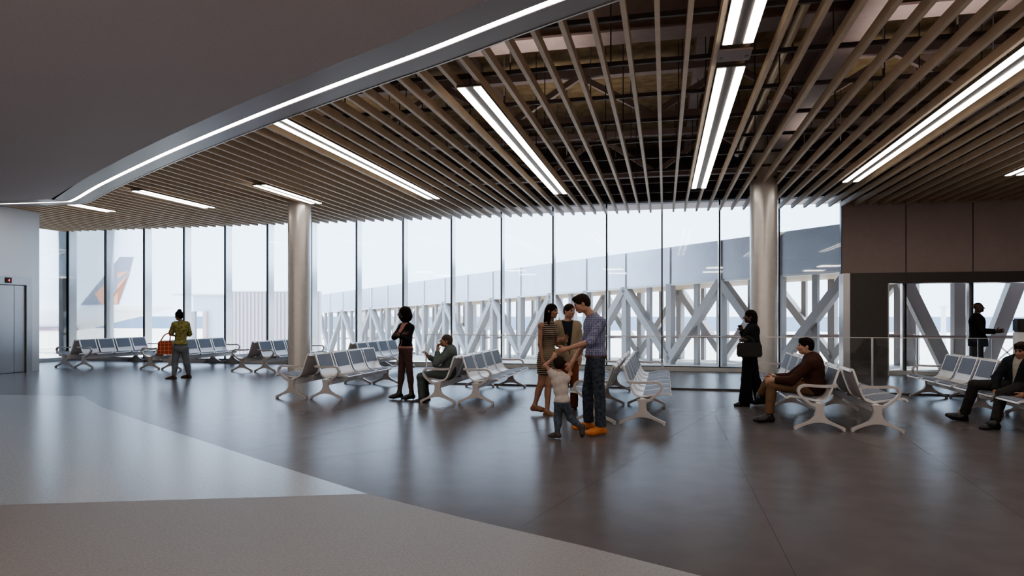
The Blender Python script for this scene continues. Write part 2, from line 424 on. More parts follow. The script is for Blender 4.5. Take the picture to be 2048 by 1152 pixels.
mb = MB(); mb.box(.076,.079,14.30,14.312,2.405,2.475); mb.box(.076,.079,14.262,14.272,2.43,2.452); mb.box(.076,.079,14.272,14.302,2.437,2.444); mb.build('display_digit', M['redled'], d)

# ------------------------------------------------------------ glass guardrail
gx0, gx1, gy = -5.19, 12.0, 14.24
t = thing('glass_guardrail', 'clear glass guardrail with dark floor channel across the hall behind the seats', 'guardrail', (gx0,gy,0))
MB().box(0,gx1-gx0,-.03,.03,0,.035).build('base_channel', M['darksteel'], t)
MB().box(0,gx1-gx0,-.012,.012,1.085,1.10).build('top_rail', M['steelbright'], t)
x = 0
while x < gx1-gx0-.1:
    x1 = min(x+1.82, gx1-gx0)
    MB().box(x+.008,x1-.008,-.006,.006,.035,1.085).build('glass_panel', M['glass2'], t); x = x1
for x in (0.0, 9.1): MB().box(x-.008,x+.02,-.015,.015,.035,1.085).build('post', M['steelbright'], t)

# ------------------------------------------------------------ beam seating
curve = catmull([(-.305,.775),(-.292,.802),(-.268,.802),(-.245,.745),(-.20,.61),(-.15,.475),(-.11,.415),(-.04,.385),(.06,.392),(.2,.418),(.32,.432),(.37,.425),(.39,.40)], 4)
def sub(path, a, b, off):
    p = path[a:b]; out = []
    for i, q in enumerate(p):
        s0 = p[max(0,i-1)]; s1 = p[min(len(p)-1,i+1)]; dx, dz = s1[0]-s0[0], s1[1]-s0[1]; l = math.hypot(dx,dz)
        out.append((q[0]-dz/l*off, q[1]+dx/l*off))
    return out
def make_seat(parent):
    s = MB().ribbon(curve,.012,-.275,.275).build('seat', M['shell'], parent, smooth=True)
    MB().ribbon(sub(curve,9,19,.011),.01,-.245,.245).build('backrest_pad', M['pad'], s, smooth=True)
    MB().ribbon(sub(curve,30,46,.011),.01,-.245,.245).build('seat_pad', M['pad'], s, smooth=True)
    for y in (-.28,.28): MB().ribbon(curve,.026,y-.012,y+.012).build('edge_rail', M['trim'], s, smooth=True)
    return s
legpoly = [(-.315,0),(-.283,0),(-.272,.022),(-.20,.058),(-.12,.088),(-.05,.105),(0,.108)]
legpoly = legpoly + [(-x,z) for x,z in legpoly[:-1][::-1]]
up = [(.318,.045),(.27,.068),(.18,.107),(.11,.145),(.068,.19),(.05,.25),(.055,.31),(.075,.36)]
legpoly = legpoly + up + [(-x,z) for x,z in up[::-1]]
def make_leg(parent): return MB().prism(legpoly,-.03,.03).build('leg', M['frame'], parent, bevel=.005)
armpath = catmull([(-.215,.60),(-.10,.588),(.06,.59),(.17,.595),(.235,.575),(.262,.525),(.24,.47),(.17,.40),(.09,.345),(.03,.33)],4)
def make_arm(parent): return MB().ribbon(armpath,.034,-.028,.028).build('armrest', M['frame'], parent, smooth=True)
protos = {}
def bench(nseats, L, x, y, face, label, group):
    if nseats not in protos:
        t = thing('beam_seating', label, 'airport seating', group=group)
        MB().box(-.035,.035,.03,L-.03,.255,.365).build('beam', M['beam'], t, bevel=.006)
        s0 = None
        for i in range(nseats):
            yy = .05+(L-.1)*(i+.5)/nseats
            if s0 is None: s0 = make_seat(t); s = s0
            else: s = dup(s0, t)
            s.location = (0,yy,0)
            b = MB().box(-.10,.12,-.04,.04,.36,.384).build('bracket', M['frame'], s)
        l = make_leg(t); l2 = dup(l,t); l2.location = (0,L,0)
        a = make_arm(t); a2 = dup(a,t); a2.location = (0,L,0)
        if nseats == 6:
            l3 = dup(l,t); l3.location = (0,L/2,0)
        protos[nseats] = t
    else:
        t = dup(protos[nseats])
    t['label'] = label; t['group'] = group; t['category'] = 'airport seating'
    if face > 0: t.location = (x,y,0); t.rotation_euler = (0,0,0)
    else: t.location = (x,y+L,0); t.rotation_euler = (0,0,PI)
    return t
G1, G2, G3 = 'four-seat benches along the glass wall', 'four-seat benches in the middle of the hall', 'six-seat benches on the right'
rows = [
 (4,2.72,-16.32,16.22,1,'four-seat bench nearest the lift facing right, along the glass wall',G1),
 (4,2.72,-17.00,16.22,-1,'four-seat bench nearest the lift facing left, along the glass wall',G1),
 (4,2.72,-13.40,16.22,1,'four-seat bench facing right just beyond the woman with the plaid bag',G1),
 (4,2.72,-14.10,16.22,-1,'four-seat bench facing left, its end beside the red plaid bag',G1),
 (4,2.72,-10.42,16.12,1,'four-seat bench facing right, partly hidden by the left column',G1),
 (4,2.72,-11.12,16.12,-1,'four-seat bench facing left, first one left of the left column by the glass',G1),
 (4,2.72,-7.45,15.9,1,'four-seat bench facing right by the glass, behind the woman with crossed arms',G1),
 (4,2.72,-8.15,15.9,-1,'four-seat bench facing left by the glass, right of the left column',G1),
 (4,2.75,-5.98,11.16,1,'front four-seat bench facing right, in front of the left column',G2),
 (4,2.75,-6.66,11.12,-1,'front four-seat bench facing left, overlapping the foot of the left column',G2),
 (4,2.75,-3.16,11.15,1,'four-seat bench facing right, back to back with the man in grey-green suit',G2),
 (4,2.75,-3.84,11.1,-1,'four-seat bench carrying the seated man in the grey-green suit',G2),
 (6,4.2,-.30,9.55,1,'six-seat bench seen end-on facing right, right of the blue-shirted man',G3),
 (6,4.2,-.98,9.5,-1,'six-seat bench facing left, mostly hidden behind the blue-shirted man',G3),
 (6,4.2,2.70,9.6,1,'six-seat bench facing right, behind the seated man in the brown jacket',G3),
 (6,4.2,2.0,9.6,-1,'six-seat bench carrying the seated man in the brown jacket',G3),
 (6,4.1,4.76,9.75,-1,'six-seat bench at the right edge carrying the man in the dark suit',G3),
 (6,4.1,5.46,9.75,1,'six-seat bench at the right edge facing away, back to back with its neighbour',G3),
]
for r in rows: bench(*r)

# ------------------------------------------------------------ kiosk at the right edge
l_ = (2064-1024)/FPX*11.5; KP = (l_*math.cos(YAW)-11.5*math.sin(YAW), l_*math.sin(YAW)+11.5*math.cos(YAW), 0)
t = thing('information_kiosk', 'white pedestal kiosk with black top standing at the right edge', 'kiosk', tuple(KP), -.15)
MB().box(-.24,.24,-.14,.14,0,1.24).build('body', M['white'], t, bevel=.02)
MB().box(-.24,.24,-.15,.15,1.24,1.47).build('screen_head', M['scr'], t, bevel=.02)
MB().box(-.3,.3,-.2,.2,0,.03).build('base', M['steel'], t, bevel=.01)

# ------------------------------------------------------------ outside
GZ = -4.5
struct(MB().box(-500,500,WY+.6,260,GZ-.2,GZ).build('ground', M['apron']), 'pale sunlit apron outside the glass', 'ground')
struct(MB().box(-2500,2500,260,2600,GZ-.4,GZ-.15).build('sea', M['water']), 'blue-grey band of distant water on the horizon', 'water')
struct(MB().box(-22,24,WY+.1,WY+.6,GZ,0).build('wall_plinth', M['wallback']))

# walkway bridge with truss
A = Vector((4.98,20.14,0)); B = Vector((-23.4,42.9,0)); u = (B-A).normalized(); nrm = Vector((-u.y,u.x,0))
if nrm.y < 0: nrm = -nrm
Lb = (B-A).length; NP = 18; sp = 2.04
A = A - u*1.2; NP = 19
def bz(t):    # t metres from the original near end
    t = t-1.2; k = t/36.4
    return dict(top=4.065+(2.94-4.065)*k, bot=2.778+(1.715-2.778)*k, fl=0.0-1.05*k)
def P3(t, off, z): q = A+u*t+nrm*off; return (q.x,q.y,z)
br = thing('walkway_bridge', 'covered walkway bridge with grey panels over a white truss, outside the glass', 'bridge')
W = 3.2
for side in (0, W):
    for i in range(NP):
        t0, t1 = 1.2+sp*(i-1)+.03, 1.2+sp*i-.03
        t0 = max(t0, .7)
        z0, z1 = bz(t0), bz(t1); o1 = side-.04; o2 = side+.04
        v = [P3(t0,o1,z0['bot']),P3(t1,o1,z1['bot']),P3(t1,o1,z1['top']),P3(t0,o1,z0['top']),P3(t0,o2,z0['bot']),P3(t1,o2,z1['bot']),P3(t1,o2,z1['top']),P3(t0,o2,z0['top'])]
        MB().add(v, [(0,1,2,3),(7,6,5,4),(0,4,5,1),(3,2,6,7),(0,3,7,4),(1,5,6,2)]).build('panel', M['bandp'], br)
    for i in range(NP+1):
        t = 1.2+sp*(i-1); t = max(t, .8); zz = bz(t); s = -1 if side == 0 else 1
        MB().bar(P3(t,side+s*.06,zz['bot']),P3(t,side+s*.06,zz['top']),.05,.06,tuple(nrm)).build('post_cap', M['capw'], br)
        MB().bar(P3(t,side,zz['fl']),P3(t,side,zz['bot']),.26,.22,tuple(u)).build('post', M['truss'], br)
        if i < NP:
            t2 = 1.2+sp*i; z2 = bz(t2)
            a, b = (P3(t,side,zz['bot']-.05),P3(t2,side,z2['fl']+.15)) if i%2 == 1 else (P3(t,side,zz['fl']+.15),P3(t2,side,z2['bot']-.05))
            MB().bar(a,b,.24,.33,tuple(nrm)).build('diagonal', M['truss'], br)
            tm = (t+t2)/2; zm = bz(tm)
            MB().bar(P3(tm,side+.1,zm['fl']),P3(tm,side+.1,zm['bot']),.14,.16,tuple(u)).build('stud', M['truss'], br)
t0, t1 = .7, 1.2+sp*(NP-1); z0, z1 = bz(t0), bz(t1)
def slab(zk0, zk1, th, o0, o1, name, m):
    v = [P3(t0,o0,zk0),P3(t1,o0,zk1),P3(t1,o1,zk1),P3(t0,o1,zk0),P3(t0,o0,zk0+th),P3(t1,o0,zk1+th),P3(t1,o1,zk1+th),P3(t0,o1,zk0+th)]
    MB().add(v,[(0,3,2,1),(4,5,6,7),(0,1,5,4),(1,2,6,5),(2,3,7,6),(3,0,4,7)]).build(name, m, br)
slab(z0['bot']-.02,z1['bot']-.02,.1,.1,W-.1,'soffit',M['soffb'])
slab(z0['top']-.1,z1['top']-.1,.1,.0,W,'roof',M['truss'])
slab(z0['fl']-.3,z1['fl']-.3,.3,-.1,W+.1,'deck',M['bfloor'])
slab(z0['bot']-.06,z1['bot']-.06,.06,-.12,.12,'bottom_rail',M['white'])
for zz, off in ((.93,.25),(.93,W-.25)):
    MB().bar(P3(t0,off,z0['fl']+zz),P3(t1,off,z1['fl']+zz),.06,.06).build('handrail', M['steel'], br)
for k in range(4):
    tt = 4+9.5*k; zz = bz(tt)['fl']-.3
    MB().bar(P3(tt,W/2,GZ),P3(tt,W/2,zz),.5,.5,tuple(u)).build('pier', M['truss'], br)

# truss frame seen through the portal
pt = thing('portal_truss', 'large white diagonal truss outside the right-hand portal opening', 'truss', (0,20.9,0))
def pb(px, z, Y=20.9): return (fromY(px,Y),0,z)
MB().bar(pb(1800,2.75),pb(1899,-.1),.33,.3,(0,1,0)).build('diagonal', M['truss'], pt)
MB().bar(pb(1962,-.1),pb(2042,2.75),.36,.3,(0,1,0)).build('diagonal', M['truss'], pt)
MB().bar(pb(1916,-.1),pb(1916,2.75),.28,.28,(0,1,0)).build('post', M['truss'], pt)
MB().bar(pb(1785,2.75),pb(2100,2.75),.3,.3).build('top_chord', M['truss'], pt)
MB().bar(pb(1770,-.1),pb(2150,-.1),.4,.2).build('bottom_chord', M['bfloor'], pt)
MB().box(5.6,14,-.9,3,-.3,-.05).build('deck', M['bfloor'], pt)
rl = thing('balcony_railing', 'outdoor railing with dark handrail beyond the portal opening', 'railing', (0,20.3,-.05))
MB().box(5.55,14,-.03,.03,.97,1.03).build('handrail', M['steel'], rl)
for k in range(9): MB().box(5.8+.9*k-.015,5.8+.9*k+.015,-.015,.015,0,.97).build('baluster', M['truss'], rl)
lt = thing('lattice_screen', 'pale criss-cross lattice screen beyond the railing at right', 'lattice', (0,22.2,-.05))
mb = MB()
for k in range(12):
    x = 8.6+.62*k
    mb.bar((x,0,.05),(x+.9,0,.95),.04,.04); mb.bar((x,0,.95),(x+.9,0,.05),.04,.04)
mb.build('lattice', M['white'], lt)
MB().box(8.5,16,-.02,.02,.95,1.0).build('lattice_rail', M['white'], lt)

def ray(px, d, z=0):   # world point on image column px at camera depth d
    l = (px-1024)/FPX*d
    return Vector((l*math.cos(YAW)-d*math.sin(YAW), l*math.sin(YAW)+d*math.cos(YAW), z))
# annex buildings on the apron, to the left
a = ray(386,42); b = ray(452,42); rz = YAW
t = thing('annex_building', 'small grey flat-roofed annex with an open bay, beyond the glass at left', 'building', a, rz)
w = (b-a).length
MB().box(0,w,0,5,1.75,2.75).build('upper_wall', M['annex'], t)
MB().box(w*.42,w,0,5,GZ,1.75).build('lower_wall', M['annex'], t)
MB().box(w*.36,w*.46,-.3,0,GZ,1.75).build('door_jamb', M['wallgrey'], t)
MB().box(-.15,.1,0,.3,GZ,1.75).build('post', M['truss'], t)
MB().box(-1.2,w+.3,-.2,5,2.75,2.85).build('roof_edge', M['white'], t)
a = ray(458,36); b = ray(640,36); w = (b-a).length
t = thing('corrugated_screen', 'pinkish vertical-ribbed screen wall beyond the glass, left of the column', 'screen wall', a, rz)
MB().box(0,w,.05,.25,GZ,2.75).build('backing', M['corr'], t)
mb = MB(); x = .05
while x < w: mb.box(x,x+.09,-.03,.05,GZ,2.72); x += .2
mb.build('ribs', M['corr'], t)
MB().box(-.05,w,.0,.3,2.75,2.82).build('coping', M['white'], t)
# aeroplane
pa = thing('airplane', 'parked white airliner with grey and orange tail, seen through the left panes', 'airplane', ray(205,110,.95), YAW)
def hull(stations, n=28):
    mb = MB(); v = []; fs = []
    for x, zc, r in stations:
        v += [(x, r*math.cos(2*PI*i/n), zc+r*math.sin(2*PI*i/n)) for i in range(n)]
    for s in range(len(stations)-1):
        fs += [(s*n+i,s*n+(i+1)%n,(s+1)*n+(i+1)%n,(s+1)*n+i) for i in range(n)]
    fs += [tuple(range(n)), tuple(range(len(v)-1,len(v)-n-1,-1))]
    return mb.add(v, fs)
hull([(-39,-.6,.15),(-38.2,-.5,.9),(-36.5,-.25,1.6),(-33,0,2.1),(-28,0,2.2),(-6,0,2.2),(-2,.3,1.95),(3,.95,1.35),(8,1.5,.75),(11,1.75,.3),(11.6,1.8,.1)]).build('fuselage', M['plane'], pa, smooth=True)
MB().box(-38,-3,-2.26,-1.4,-1.9,-1.5).build('belly_stripe', mat('belly_purple',(.35,.22,.30),.5), pa)
sc = 110/FPX
def tp(px, py): return ((px-205)*sc, (630-py)*sc+1.53-.95)
fin = [tp(160,612),tp(240,514),tp(267,514),tp(258,552),tp(236,612)]
MB().prism(fin,-.12,.12).build('tail_fin', M['tailg'], pa)
MB().prism([tp(236,546),tp(260,542),tp(256,552),tp(232,590),tp(211,612),tp(236,612)],-.14,.14).build('tail_orange_patch', M['tailo'], pa)
MB().prism([tp(190,588),tp(213,566),tp(222,612),tp(206,612)],-.14,.14).build('tail_orange_patch', M['tailo'], pa)
MB().prism([tp(214,572),tp(258,543),tp(255,551),tp(224,580)],-.16,.16).build('tail_grey_stripe', M['tailg'], pa)
for s in (-1,1):
    MB().add([(2,s*.5,1.2),(7,s*.5,1.4),(9.5,s*6.5,1.9),(7.5,s*6.5,1.9),(2,s*.5,1.0),(7,s*.5,1.25),(9.5,s*6.5,1.85),(7.5,s*6.5,1.85)],[(0,1,2,3),(7,6,5,4),(0,4,5,1),(1,5,6,2),(2,6,7,3),(3,7,4,0)]).build('stabilizer', M['plane'], pa)
    MB().add([(-24,s*1.8,-1),(-15,s*1.8,-1),(-8,s*17,0),(-11,s*17,0),(-24,s*1.8,-1.5),(-15,s*1.8,-1.3),(-8,s*17,-.1),(-11,s*17,-.1)],[(0,1,2,3),(7,6,5,4),(0,4,5,1),(1,5,6,2),(2,6,7,3),(3,7,4,0)]).build('wing', M['plane'], pa)
    MB().tube((-22,s*6,-2.1),(-17.5,s*6,-2.1),1.15,.8,n=24).build('engine', M['plane'], pa, smooth=True)
    MB().tube((-17,s*3,-5.0+.05),(-17,s*3,-1.2),.18).tube((-17,s*3-.5,-4.9),(-17,s*3+.5,-4.9),.52,n=20).build('landing_gear', M['darksteel'], pa)
MB().tube((-33,0,-4.9),(-33,0,-1.8),.15).tube((-33,-.3,-5.0),(-33,.3,-5.0),.42,n=20).build('landing_gear', M['darksteel'], pa)
for (px, d, w_, l_) in ((412,88,6,3.2),(122,60,1.2,4)):
    q = ray(px,d,GZ); o = MB().add([(-w_/2,0,.02),(w_/2,-l_/2,.02),(w_/2,l_/2,.02)],[(0,1,2)]).build('apron_marking', M['red']); o.location = q; o.rotation_euler = (0,0,YAW)
    tag(o, 'red painted wedge on the apron seen below the %s' % ('benches by the corrugated screen' if px > 200 else 'leftmost mullion'), 'ground marking')
o = thing('light_pole','thin white pole standing outside, seen through the portal opening','pole',ray(1887,60,GZ))
MB().tube((0,0,0),(0,0,6.7),.22,.2).build('mast', M['white'], o, smooth=True); MB().tube((0,0,6.7),(0,0,6.85),.4).build('lamp_head', M['white'], o)

# ------------------------------------------------------------ people: implicit surfaces
def nrmz(v): v = np.array(v, float); return v/np.linalg.norm(v)
class SDF:
    def __init__(s, h): s.h = h; s.p = []; s.cut = []
    def cone(s, a, b, ra, rb, k=.02, flat=False, flat0=False):
        a = np.array(a,float); b = np.array(b,float); ba = b-a; L2 = ba@ba; n = ba/math.sqrt(L2)
        def fn(X,Y,Z):
            px,py,pz = X-a[0],Y-a[1],Z-a[2]
            t = np.clip((px*ba[0]+py*ba[1]+pz*ba[2])/L2,0,1)
            d = np.sqrt((px-ba[0]*t)**2+(py-ba[1]*t)**2+(pz-ba[2]*t)**2)-(ra+(rb-ra)*t)
            if flat: d = np.maximum(d, (X-b[0])*n[0]+(Y-b[1])*n[1]+(Z-b[2])*n[2])
            if flat0: d = np.maximum(d, -((X-a[0])*n[0]+(Y-a[1])*n[1]+(Z-a[2])*n[2]))
            return d
        r = max(ra,rb); s.p.append((fn, np.minimum(a,b)-r, np.maximum(a,b)+r, k)); return s
    def ell(s, c, r, R=None, k=.02):
        c = np.array(c,float); R = np.eye(3) if R is None else R   # R columns = axes
        r = np.array(r,float); ext = np.sqrt(((R*r)**2).sum(1))
        def fn(X,Y,Z):
            q = [((X-c[0])*R[0,i]+(Y-c[1])*R[1,i]+(Z-c[2])*R[2,i]) for i in range(3)]
            k0 = np.sqrt((q[0]/r[0])**2+(q[1]/r[1])**2+(q[2]/r[2])**2)+1e-9
            k1 = np.sqrt((q[0]/r[0]**2)**2+(q[1]/r[1]**2)**2+(q[2]/r[2]**2)**2)+1e-9
            return k0*(k0-1)/k1
        s.p.append((fn, c-ext, c+ext, k)); return s
    def mesh(s, wrinkle=0):
        h = s.h; lo = np.min([p[1] for p in s.p],0)-.03; hi = np.max([p[2] for p in s.p],0)+.03
        n = np.ceil((hi-lo)/h).astype(int)+1; D = np.full(n, .2, np.float32)
        ax = [lo[i]+h*np.arange(n[i]) for i in range(3)]
        for fn, a, b, k in s.p:
            m = .025+k; i0 = np.maximum(((a-m-lo)/h).astype(int),0); i1 = np.minimum(np.ceil((b+m-lo)/h).astype(int)+1,n)
            sl = tuple(slice(i0[i],i1[i]) for i in range(3))
            X = ax[0][sl[0]][:,None,None]; Y = ax[1][sl[1]][None,:,None]; Z = ax[2][sl[2]][None,None,:]
            d = fn(X,Y,Z).astype(np.float32); e = D[sl]
            hh = np.maximum(k-np.abs(d-e),0)/k; D[sl] = np.minimum(d,e)-hh*hh*k*.25
        X = ax[0][:,None,None]; Y = ax[1][None,:,None]; Z = ax[2][None,None,:]
        if wrinkle:
            D += (wrinkle*(np.sin(38*Z+14*X+3*np.sin(21*Y+9*Z))*.6+np.sin(61*Z-33*X+17*Y)*.4)).astype(np.float32)
        for c in s.cut: D = np.maximum(D, c(X,Y,Z).astype(np.float32))
        return snets(D, lo, h)
CO = np.array([(i,j,k) for i in (0,1) for j in (0,1) for k in (0,1)])
ED = [(a,b) for a in range(8) for b in range(a+1,8) if np.abs(CO[a]-CO[b]).sum() == 1]
def snets(D, lo, h):
    D[0]=D[-1]=.2; D[:,0]=D[:,-1]=.2; D[:,:,0]=D[:,:,-1]=.2
    s = D < 0; c = np.zeros(np.array(s.shape)-1, np.int8)
    for i,j,k in CO: c += s[i:s.shape[0]-1+i, j:s.shape[1]-1+j, k:s.shape[2]-1+k]
    idx = np.argwhere((c>0)&(c<8)); ids = np.full(c.shape,-1,np.int32); ids[tuple(idx.T)] = np.arange(len(idx))
    vals = [D[tuple((idx+CO[q]).T)] for q in range(8)]
    acc = np.zeros((len(idx),3)); cnt = np.zeros(len(idx))
    for a,b in ED:
        m = (vals[a]<0)!=(vals[b]<0); t = vals[a][m]/(vals[a][m]-vals[b][m])
        acc[m] += CO[a]+t[:,None]*(CO[b]-CO[a]); cnt[m] += 1
    V = lo+h*(idx+acc/cnt[:,None]); F = []
    for ax in range(3):
        o = [0,0,0]; o[ax] = 1; n = s.shape
        A = s[tuple(slice(0,n[i]-o[i]) for i in range(3))]; B = s[tuple(slice(o[i],n[i]) for i in range(3))]
        e = np.argwhere(A!=B); inside = A[tuple(e.T)]
        b, cc = (ax+1)%3, (ax+2)%3; db = np.zeros(3,int); dc = np.zeros(3,int); db[b] = 1; dc[cc] = 1
        q = np.stack([ids[tuple((e-db-dc).T)],ids[tuple((e-dc).T)],ids[tuple(e.T)],ids[tuple((e-db).T)]],1)
        q[~inside] = q[~inside][:,::-1]; F.append(q)
    return V, np.concatenate(F)
def mesh_from(V, F, name, mats, parent, mi=None):
    me = bpy.data.meshes.new(name); me.vertices.add(len(V)); me.vertices.foreach_set('co', V.astype(np.float32).ravel())
    me.loops.add(F.size); me.loops.foreach_set('vertex_index', F.astype(np.int32).ravel())
    me.polygons.add(len(F)); me.polygons.foreach_set('loop_start', np.arange(0,F.size,4,dtype=np.int32))
    try: me.polygons.foreach_set('loop_total', np.full(len(F),4,np.int32))
    except Exception: pass
    me.polygons.foreach_set('use_smooth', np.ones(len(F),bool))
    for m in mats: me.materials.append(m)
    if mi is not None: me.polygons.foreach_set('material_index', mi.astype(np.int32))
    me.update(calc_edges=True); me.validate()
    o = bpy.data.objects.new(name, me); C.objects.link(o); o.parent = parent; return o

def basis(right, fwd):
    f = nrmz(fwd); r = np.array(right,float); r = nrmz(r-f*(r@f)); u_ = np.cross(r,f); return np.stack([r,f,nrmz(u_)],1)
skin_tones = {'light': mat('skin_light',(.42,.24,.17),.5), 'tan': mat('skin_tan',(.30,.16,.105),.5), 'dark': mat('skin_dark',(.07,.036,.025),.45)}
EYE_M = mat('eye_dark',(.03,.02,.02),.3); LIP_M = mat('lips',(.28,.09,.08),.45)

class Person:
    """local frame: x to the right of the view, y away from it, z up (metres)"""
    def __init__(s, X, Y, label, J, face, up=(0,0,1), skin='light', s_=1.0, fem=False, h=.0075, hs=1.0, build=1.0, turn=0.0):
        X, Y, _ = ray(*BASE)
        s.root = thing('person', label, 'person', (X,Y,0), -math.atan2(X,Y)+turn)
        s.J = {k: np.array(v,float) for k,v in J.items()}; s.sc = s_; s.fem = fem; s.h = h; s.skin = skin_tones[skin]; s.hs = hs; s.bw = build
        J = s.J
        s.lat = nrmz(J['sr']-J['sl']); s.spine = nrmz(J['neck']-J['pelvis'])
        s.tf = np.cross(s.spine, s.lat)    # chest forward
        s.tf = nrmz(s.tf); s.TR = np.stack([nrmz(np.cross(s.tf,s.spine)),s.tf,s.spine],1)
        hl = nrmz(J['hr']-J['hl']); s.PR = np.stack([hl, nrmz(np.cross(s.spine,hl)), nrmz(np.cross(hl, np.cross(s.spine,hl)))],1)
        fc = nrmz(face); upv = np.array(up,float); r = nrmz(np.cross(fc,upv)); s.HR = np.stack([r,fc,nrmz(np.cross(r,fc))],1)
    def hp(s, x, y, z): return s.J['head']+s.HR@(np.array([x,y,z])*s.hs)
    def tp(s, p, x, y, z): return s.J[p]+s.TR@np.array([x,y,z])
    def torso(s, S, g=0., k=.05, low=True):
        c, J, w = s.sc, s.J, s.bw
        ch = J['pelvis']*.30+J['neck']*.70; wa = J['pelvis']*.62+J['neck']*.38
        if s.fem:
            S.ell(ch,(.142*c*w+g,.095*c+g,.155*c+g),s.TR,k); S.ell(wa,(.115*c*w+g,.085*c+g,.14*c+g),s.TR,k)
            for q in (-1,1): S.ell(ch+s.TR@np.array([q*.065,.075,-.02])*c,(.058*c+g*.7,)*3,s.TR,.03)
        else:
            S.ell(ch,(.165*c*w+g,.112*c*w+g,.165*c+g),s.TR,k); S.ell(wa,(.145*c*w+g,.108*c*w+g,.15*c+g),s.TR,k)
        S.cone(J['sl']*.82+ch*.18,J['sr']*.82+ch*.18,.058*c+g,.058*c+g,k)
        S.ell(J['neck']-s.spine*.03*c,(.09*c+g*.5,.06*c+g*.5,.05*c+g*.3),s.TR,.05)
        if low: S.ell(J['pelvis'],(.155*c*(1.04 if s.fem else w)+g,.112*c*w+g,.12*c+g),s.TR,k)
    def arm(s, S, side, g=0., to=2, flat=True, k=.02):
        J, c = s.J, s.sc*(.86 if s.fem else 1); a,b,w = J['s'+side],J['e'+side],J['w'+side]
        S.ell(a,(.058*c+g,)*3,None,.04)
        if to <= 1: e = a+(b-a)*to; S.cone(a,e,.053*c+g,.042*c+g,k,flat=flat); return
        S.cone(a,b,.051*c+g,.040*c+g,k)
        e = b+(w-b)*min(1,to-1); S.cone(b,e,.040*c+g,(.040-.013*min(1,to-1))*c+g,k,flat=flat and to < 2.5)
    def leg(s, S, side, g=0., to=2, flat=True, g2=None, k=.03):
        J, c = s.J, s.sc; a,b,w = J['h'+side],J['k'+side],J['a'+side]; g2 = g if g2 is None else g2
        if to <= 1: e = a+(b-a)*to; S.cone(a,e,.085*c+g,(.085-.028*to)*c+g2,k,flat=flat); return
        S.cone(a,b,.086*c+g,.056*c+g,k); e = b+(w-b)*min(1,to-1); d = nrmz(w-b)
        back = J.get('cb'+side, None)
        bk = -nrmz(J['t'+side]-J['a'+side]) if back is None else back
        S.cone(b,e,.053*c+g,(.053-.017*min(1,to-1))*c+g2,k,flat=flat)
        S.ell(b+(w-b)*.32+bk*.012*c,(.05*c+g,.05*c+g,.11*c+g),np.stack([nrmz(np.cross(d,bk)),nrmz(np.cross(np.cross(d,bk),d)),d],1),k)
    def foot(s, S, side, g=0., k=.02):
        J, c = s.J, s.sc; a = J['a'+side]; t = J['t'+side]; d = nrmz(t-a+np.array([0,0,0.]))
        dn = J.get('dn'+side, np.array([0,0,-1.])); lat = nrmz(np.cross(dn,d)); fw = nrmz(np.cross(lat,dn)) if abs(dn@d) < .95 else d
        heel = a+dn*.045*c-fw*.035*c; ball = a+dn*.055*c+fw*.12*c; toe = a+dn*.06*c+fw*.19*c
        S.cone(a,heel,.036*c+g,.032*c+g,k); S.cone(heel,ball,.032*c+g,.036*c+g,k); S.cone(ball,toe,.036*c+g,.022*c+g,k)
        S.cone(a,ball,.036*c+g,.026*c+g,.03)
    def hand(s, S, side):
        J = s.J; c = s.sc*(.9 if s.fem else 1); w = J['w'+side]; d = nrmz(J['f'+side]); th = J['p'+side]; th = nrmz(th-d*(th@d)); n = np.cross(d,th)
        cu = float(J.get('c'+side, np.array([.35]))[0]) if 'c'+side in J else .35
        if 'n'+side in J and J['n'+side]@n < 0: n = -n
        # n = palm normal (fingers curl towards it)
        S.ell(w+d*.045*c,(.04*c,.018*c,.048*c),np.stack([th,n,d],1),.015); S.cone(w-d*.01,w+d*.03*c,.026*c,.03*c,.015)
        for i,(o,l) in enumerate(((.032,.078),(.011,.088),(-.010,.082),(-.030,.064))):
            b0 = w+d*.078*c+th*o*c; fd = nrmz(d+th*o*3.2); d1 = nrmz(fd*math.cos(cu)+n*math.sin(cu)); d2 = nrmz(fd*math.cos(2.3*cu)+n*math.sin(2.3*cu))
            m_ = b0+d1*l*.5*c; S.cone(b0-fd*.02*c,m_,.0105*c,.0095*c,.004); S.cone(m_,m_+d2*l*.5*c,.0095*c,.0075*c,.003)
        b0 = w+d*.02*c+th*.03*c; m_ = b0+nrmz(d*.6+th*.75+n*.3)*.04*c; S.cone(b0,m_,.014*c,.011*c,.006); S.cone(m_,m_+nrmz(d*.9+th*.3+n*.4)*.032*c,.011*c,.009*c,.004)
    def headsdf(s, S):
        q = s.hs; E = lambda c,r,k=.015: S.ell(s.hp(*c),np.array(r)*q,s.HR,k*q)
        E((0,-.012,.032),(.074,.094,.082),.02); E((0,.022,-.03),(.060,.070,.076),.03); E((0,.055,-.088),(.030,.030,.024),.03)
        for sx in (-1,1):
            E((sx*.034,.062,-.028),(.024,.024,.024),.02); E((sx*.076,-.008,-.012),(.010,.020,.032),.008); E((sx*.05,.0,-.07),(.02,.04,.03),.03)
            E((sx*.030,.079,.004),(.013,.011,.009),.004)
        E((0,.080,.024),(.046,.014,.010),.014)
        S.cone(s.hp(0,.088,.004),s.hp(0,.110,-.030),.008*q,.013*q,.01*q)
        for sx in (-1,1): E((sx*.012,.098,-.034),(.010,.010,.008),.008)
        E((0,.092,-.058),(.022,.010,.006),.004); E((0,.090,-.067),(.019,.010,.006),.003)
        S.cone(s.hp(0,-.022,-.05),s.J['neck']-s.spine*.02,.050*s.sc*(.88 if s.fem else 1.05),.056*s.sc*(.88 if s.fem else 1.05),.03)
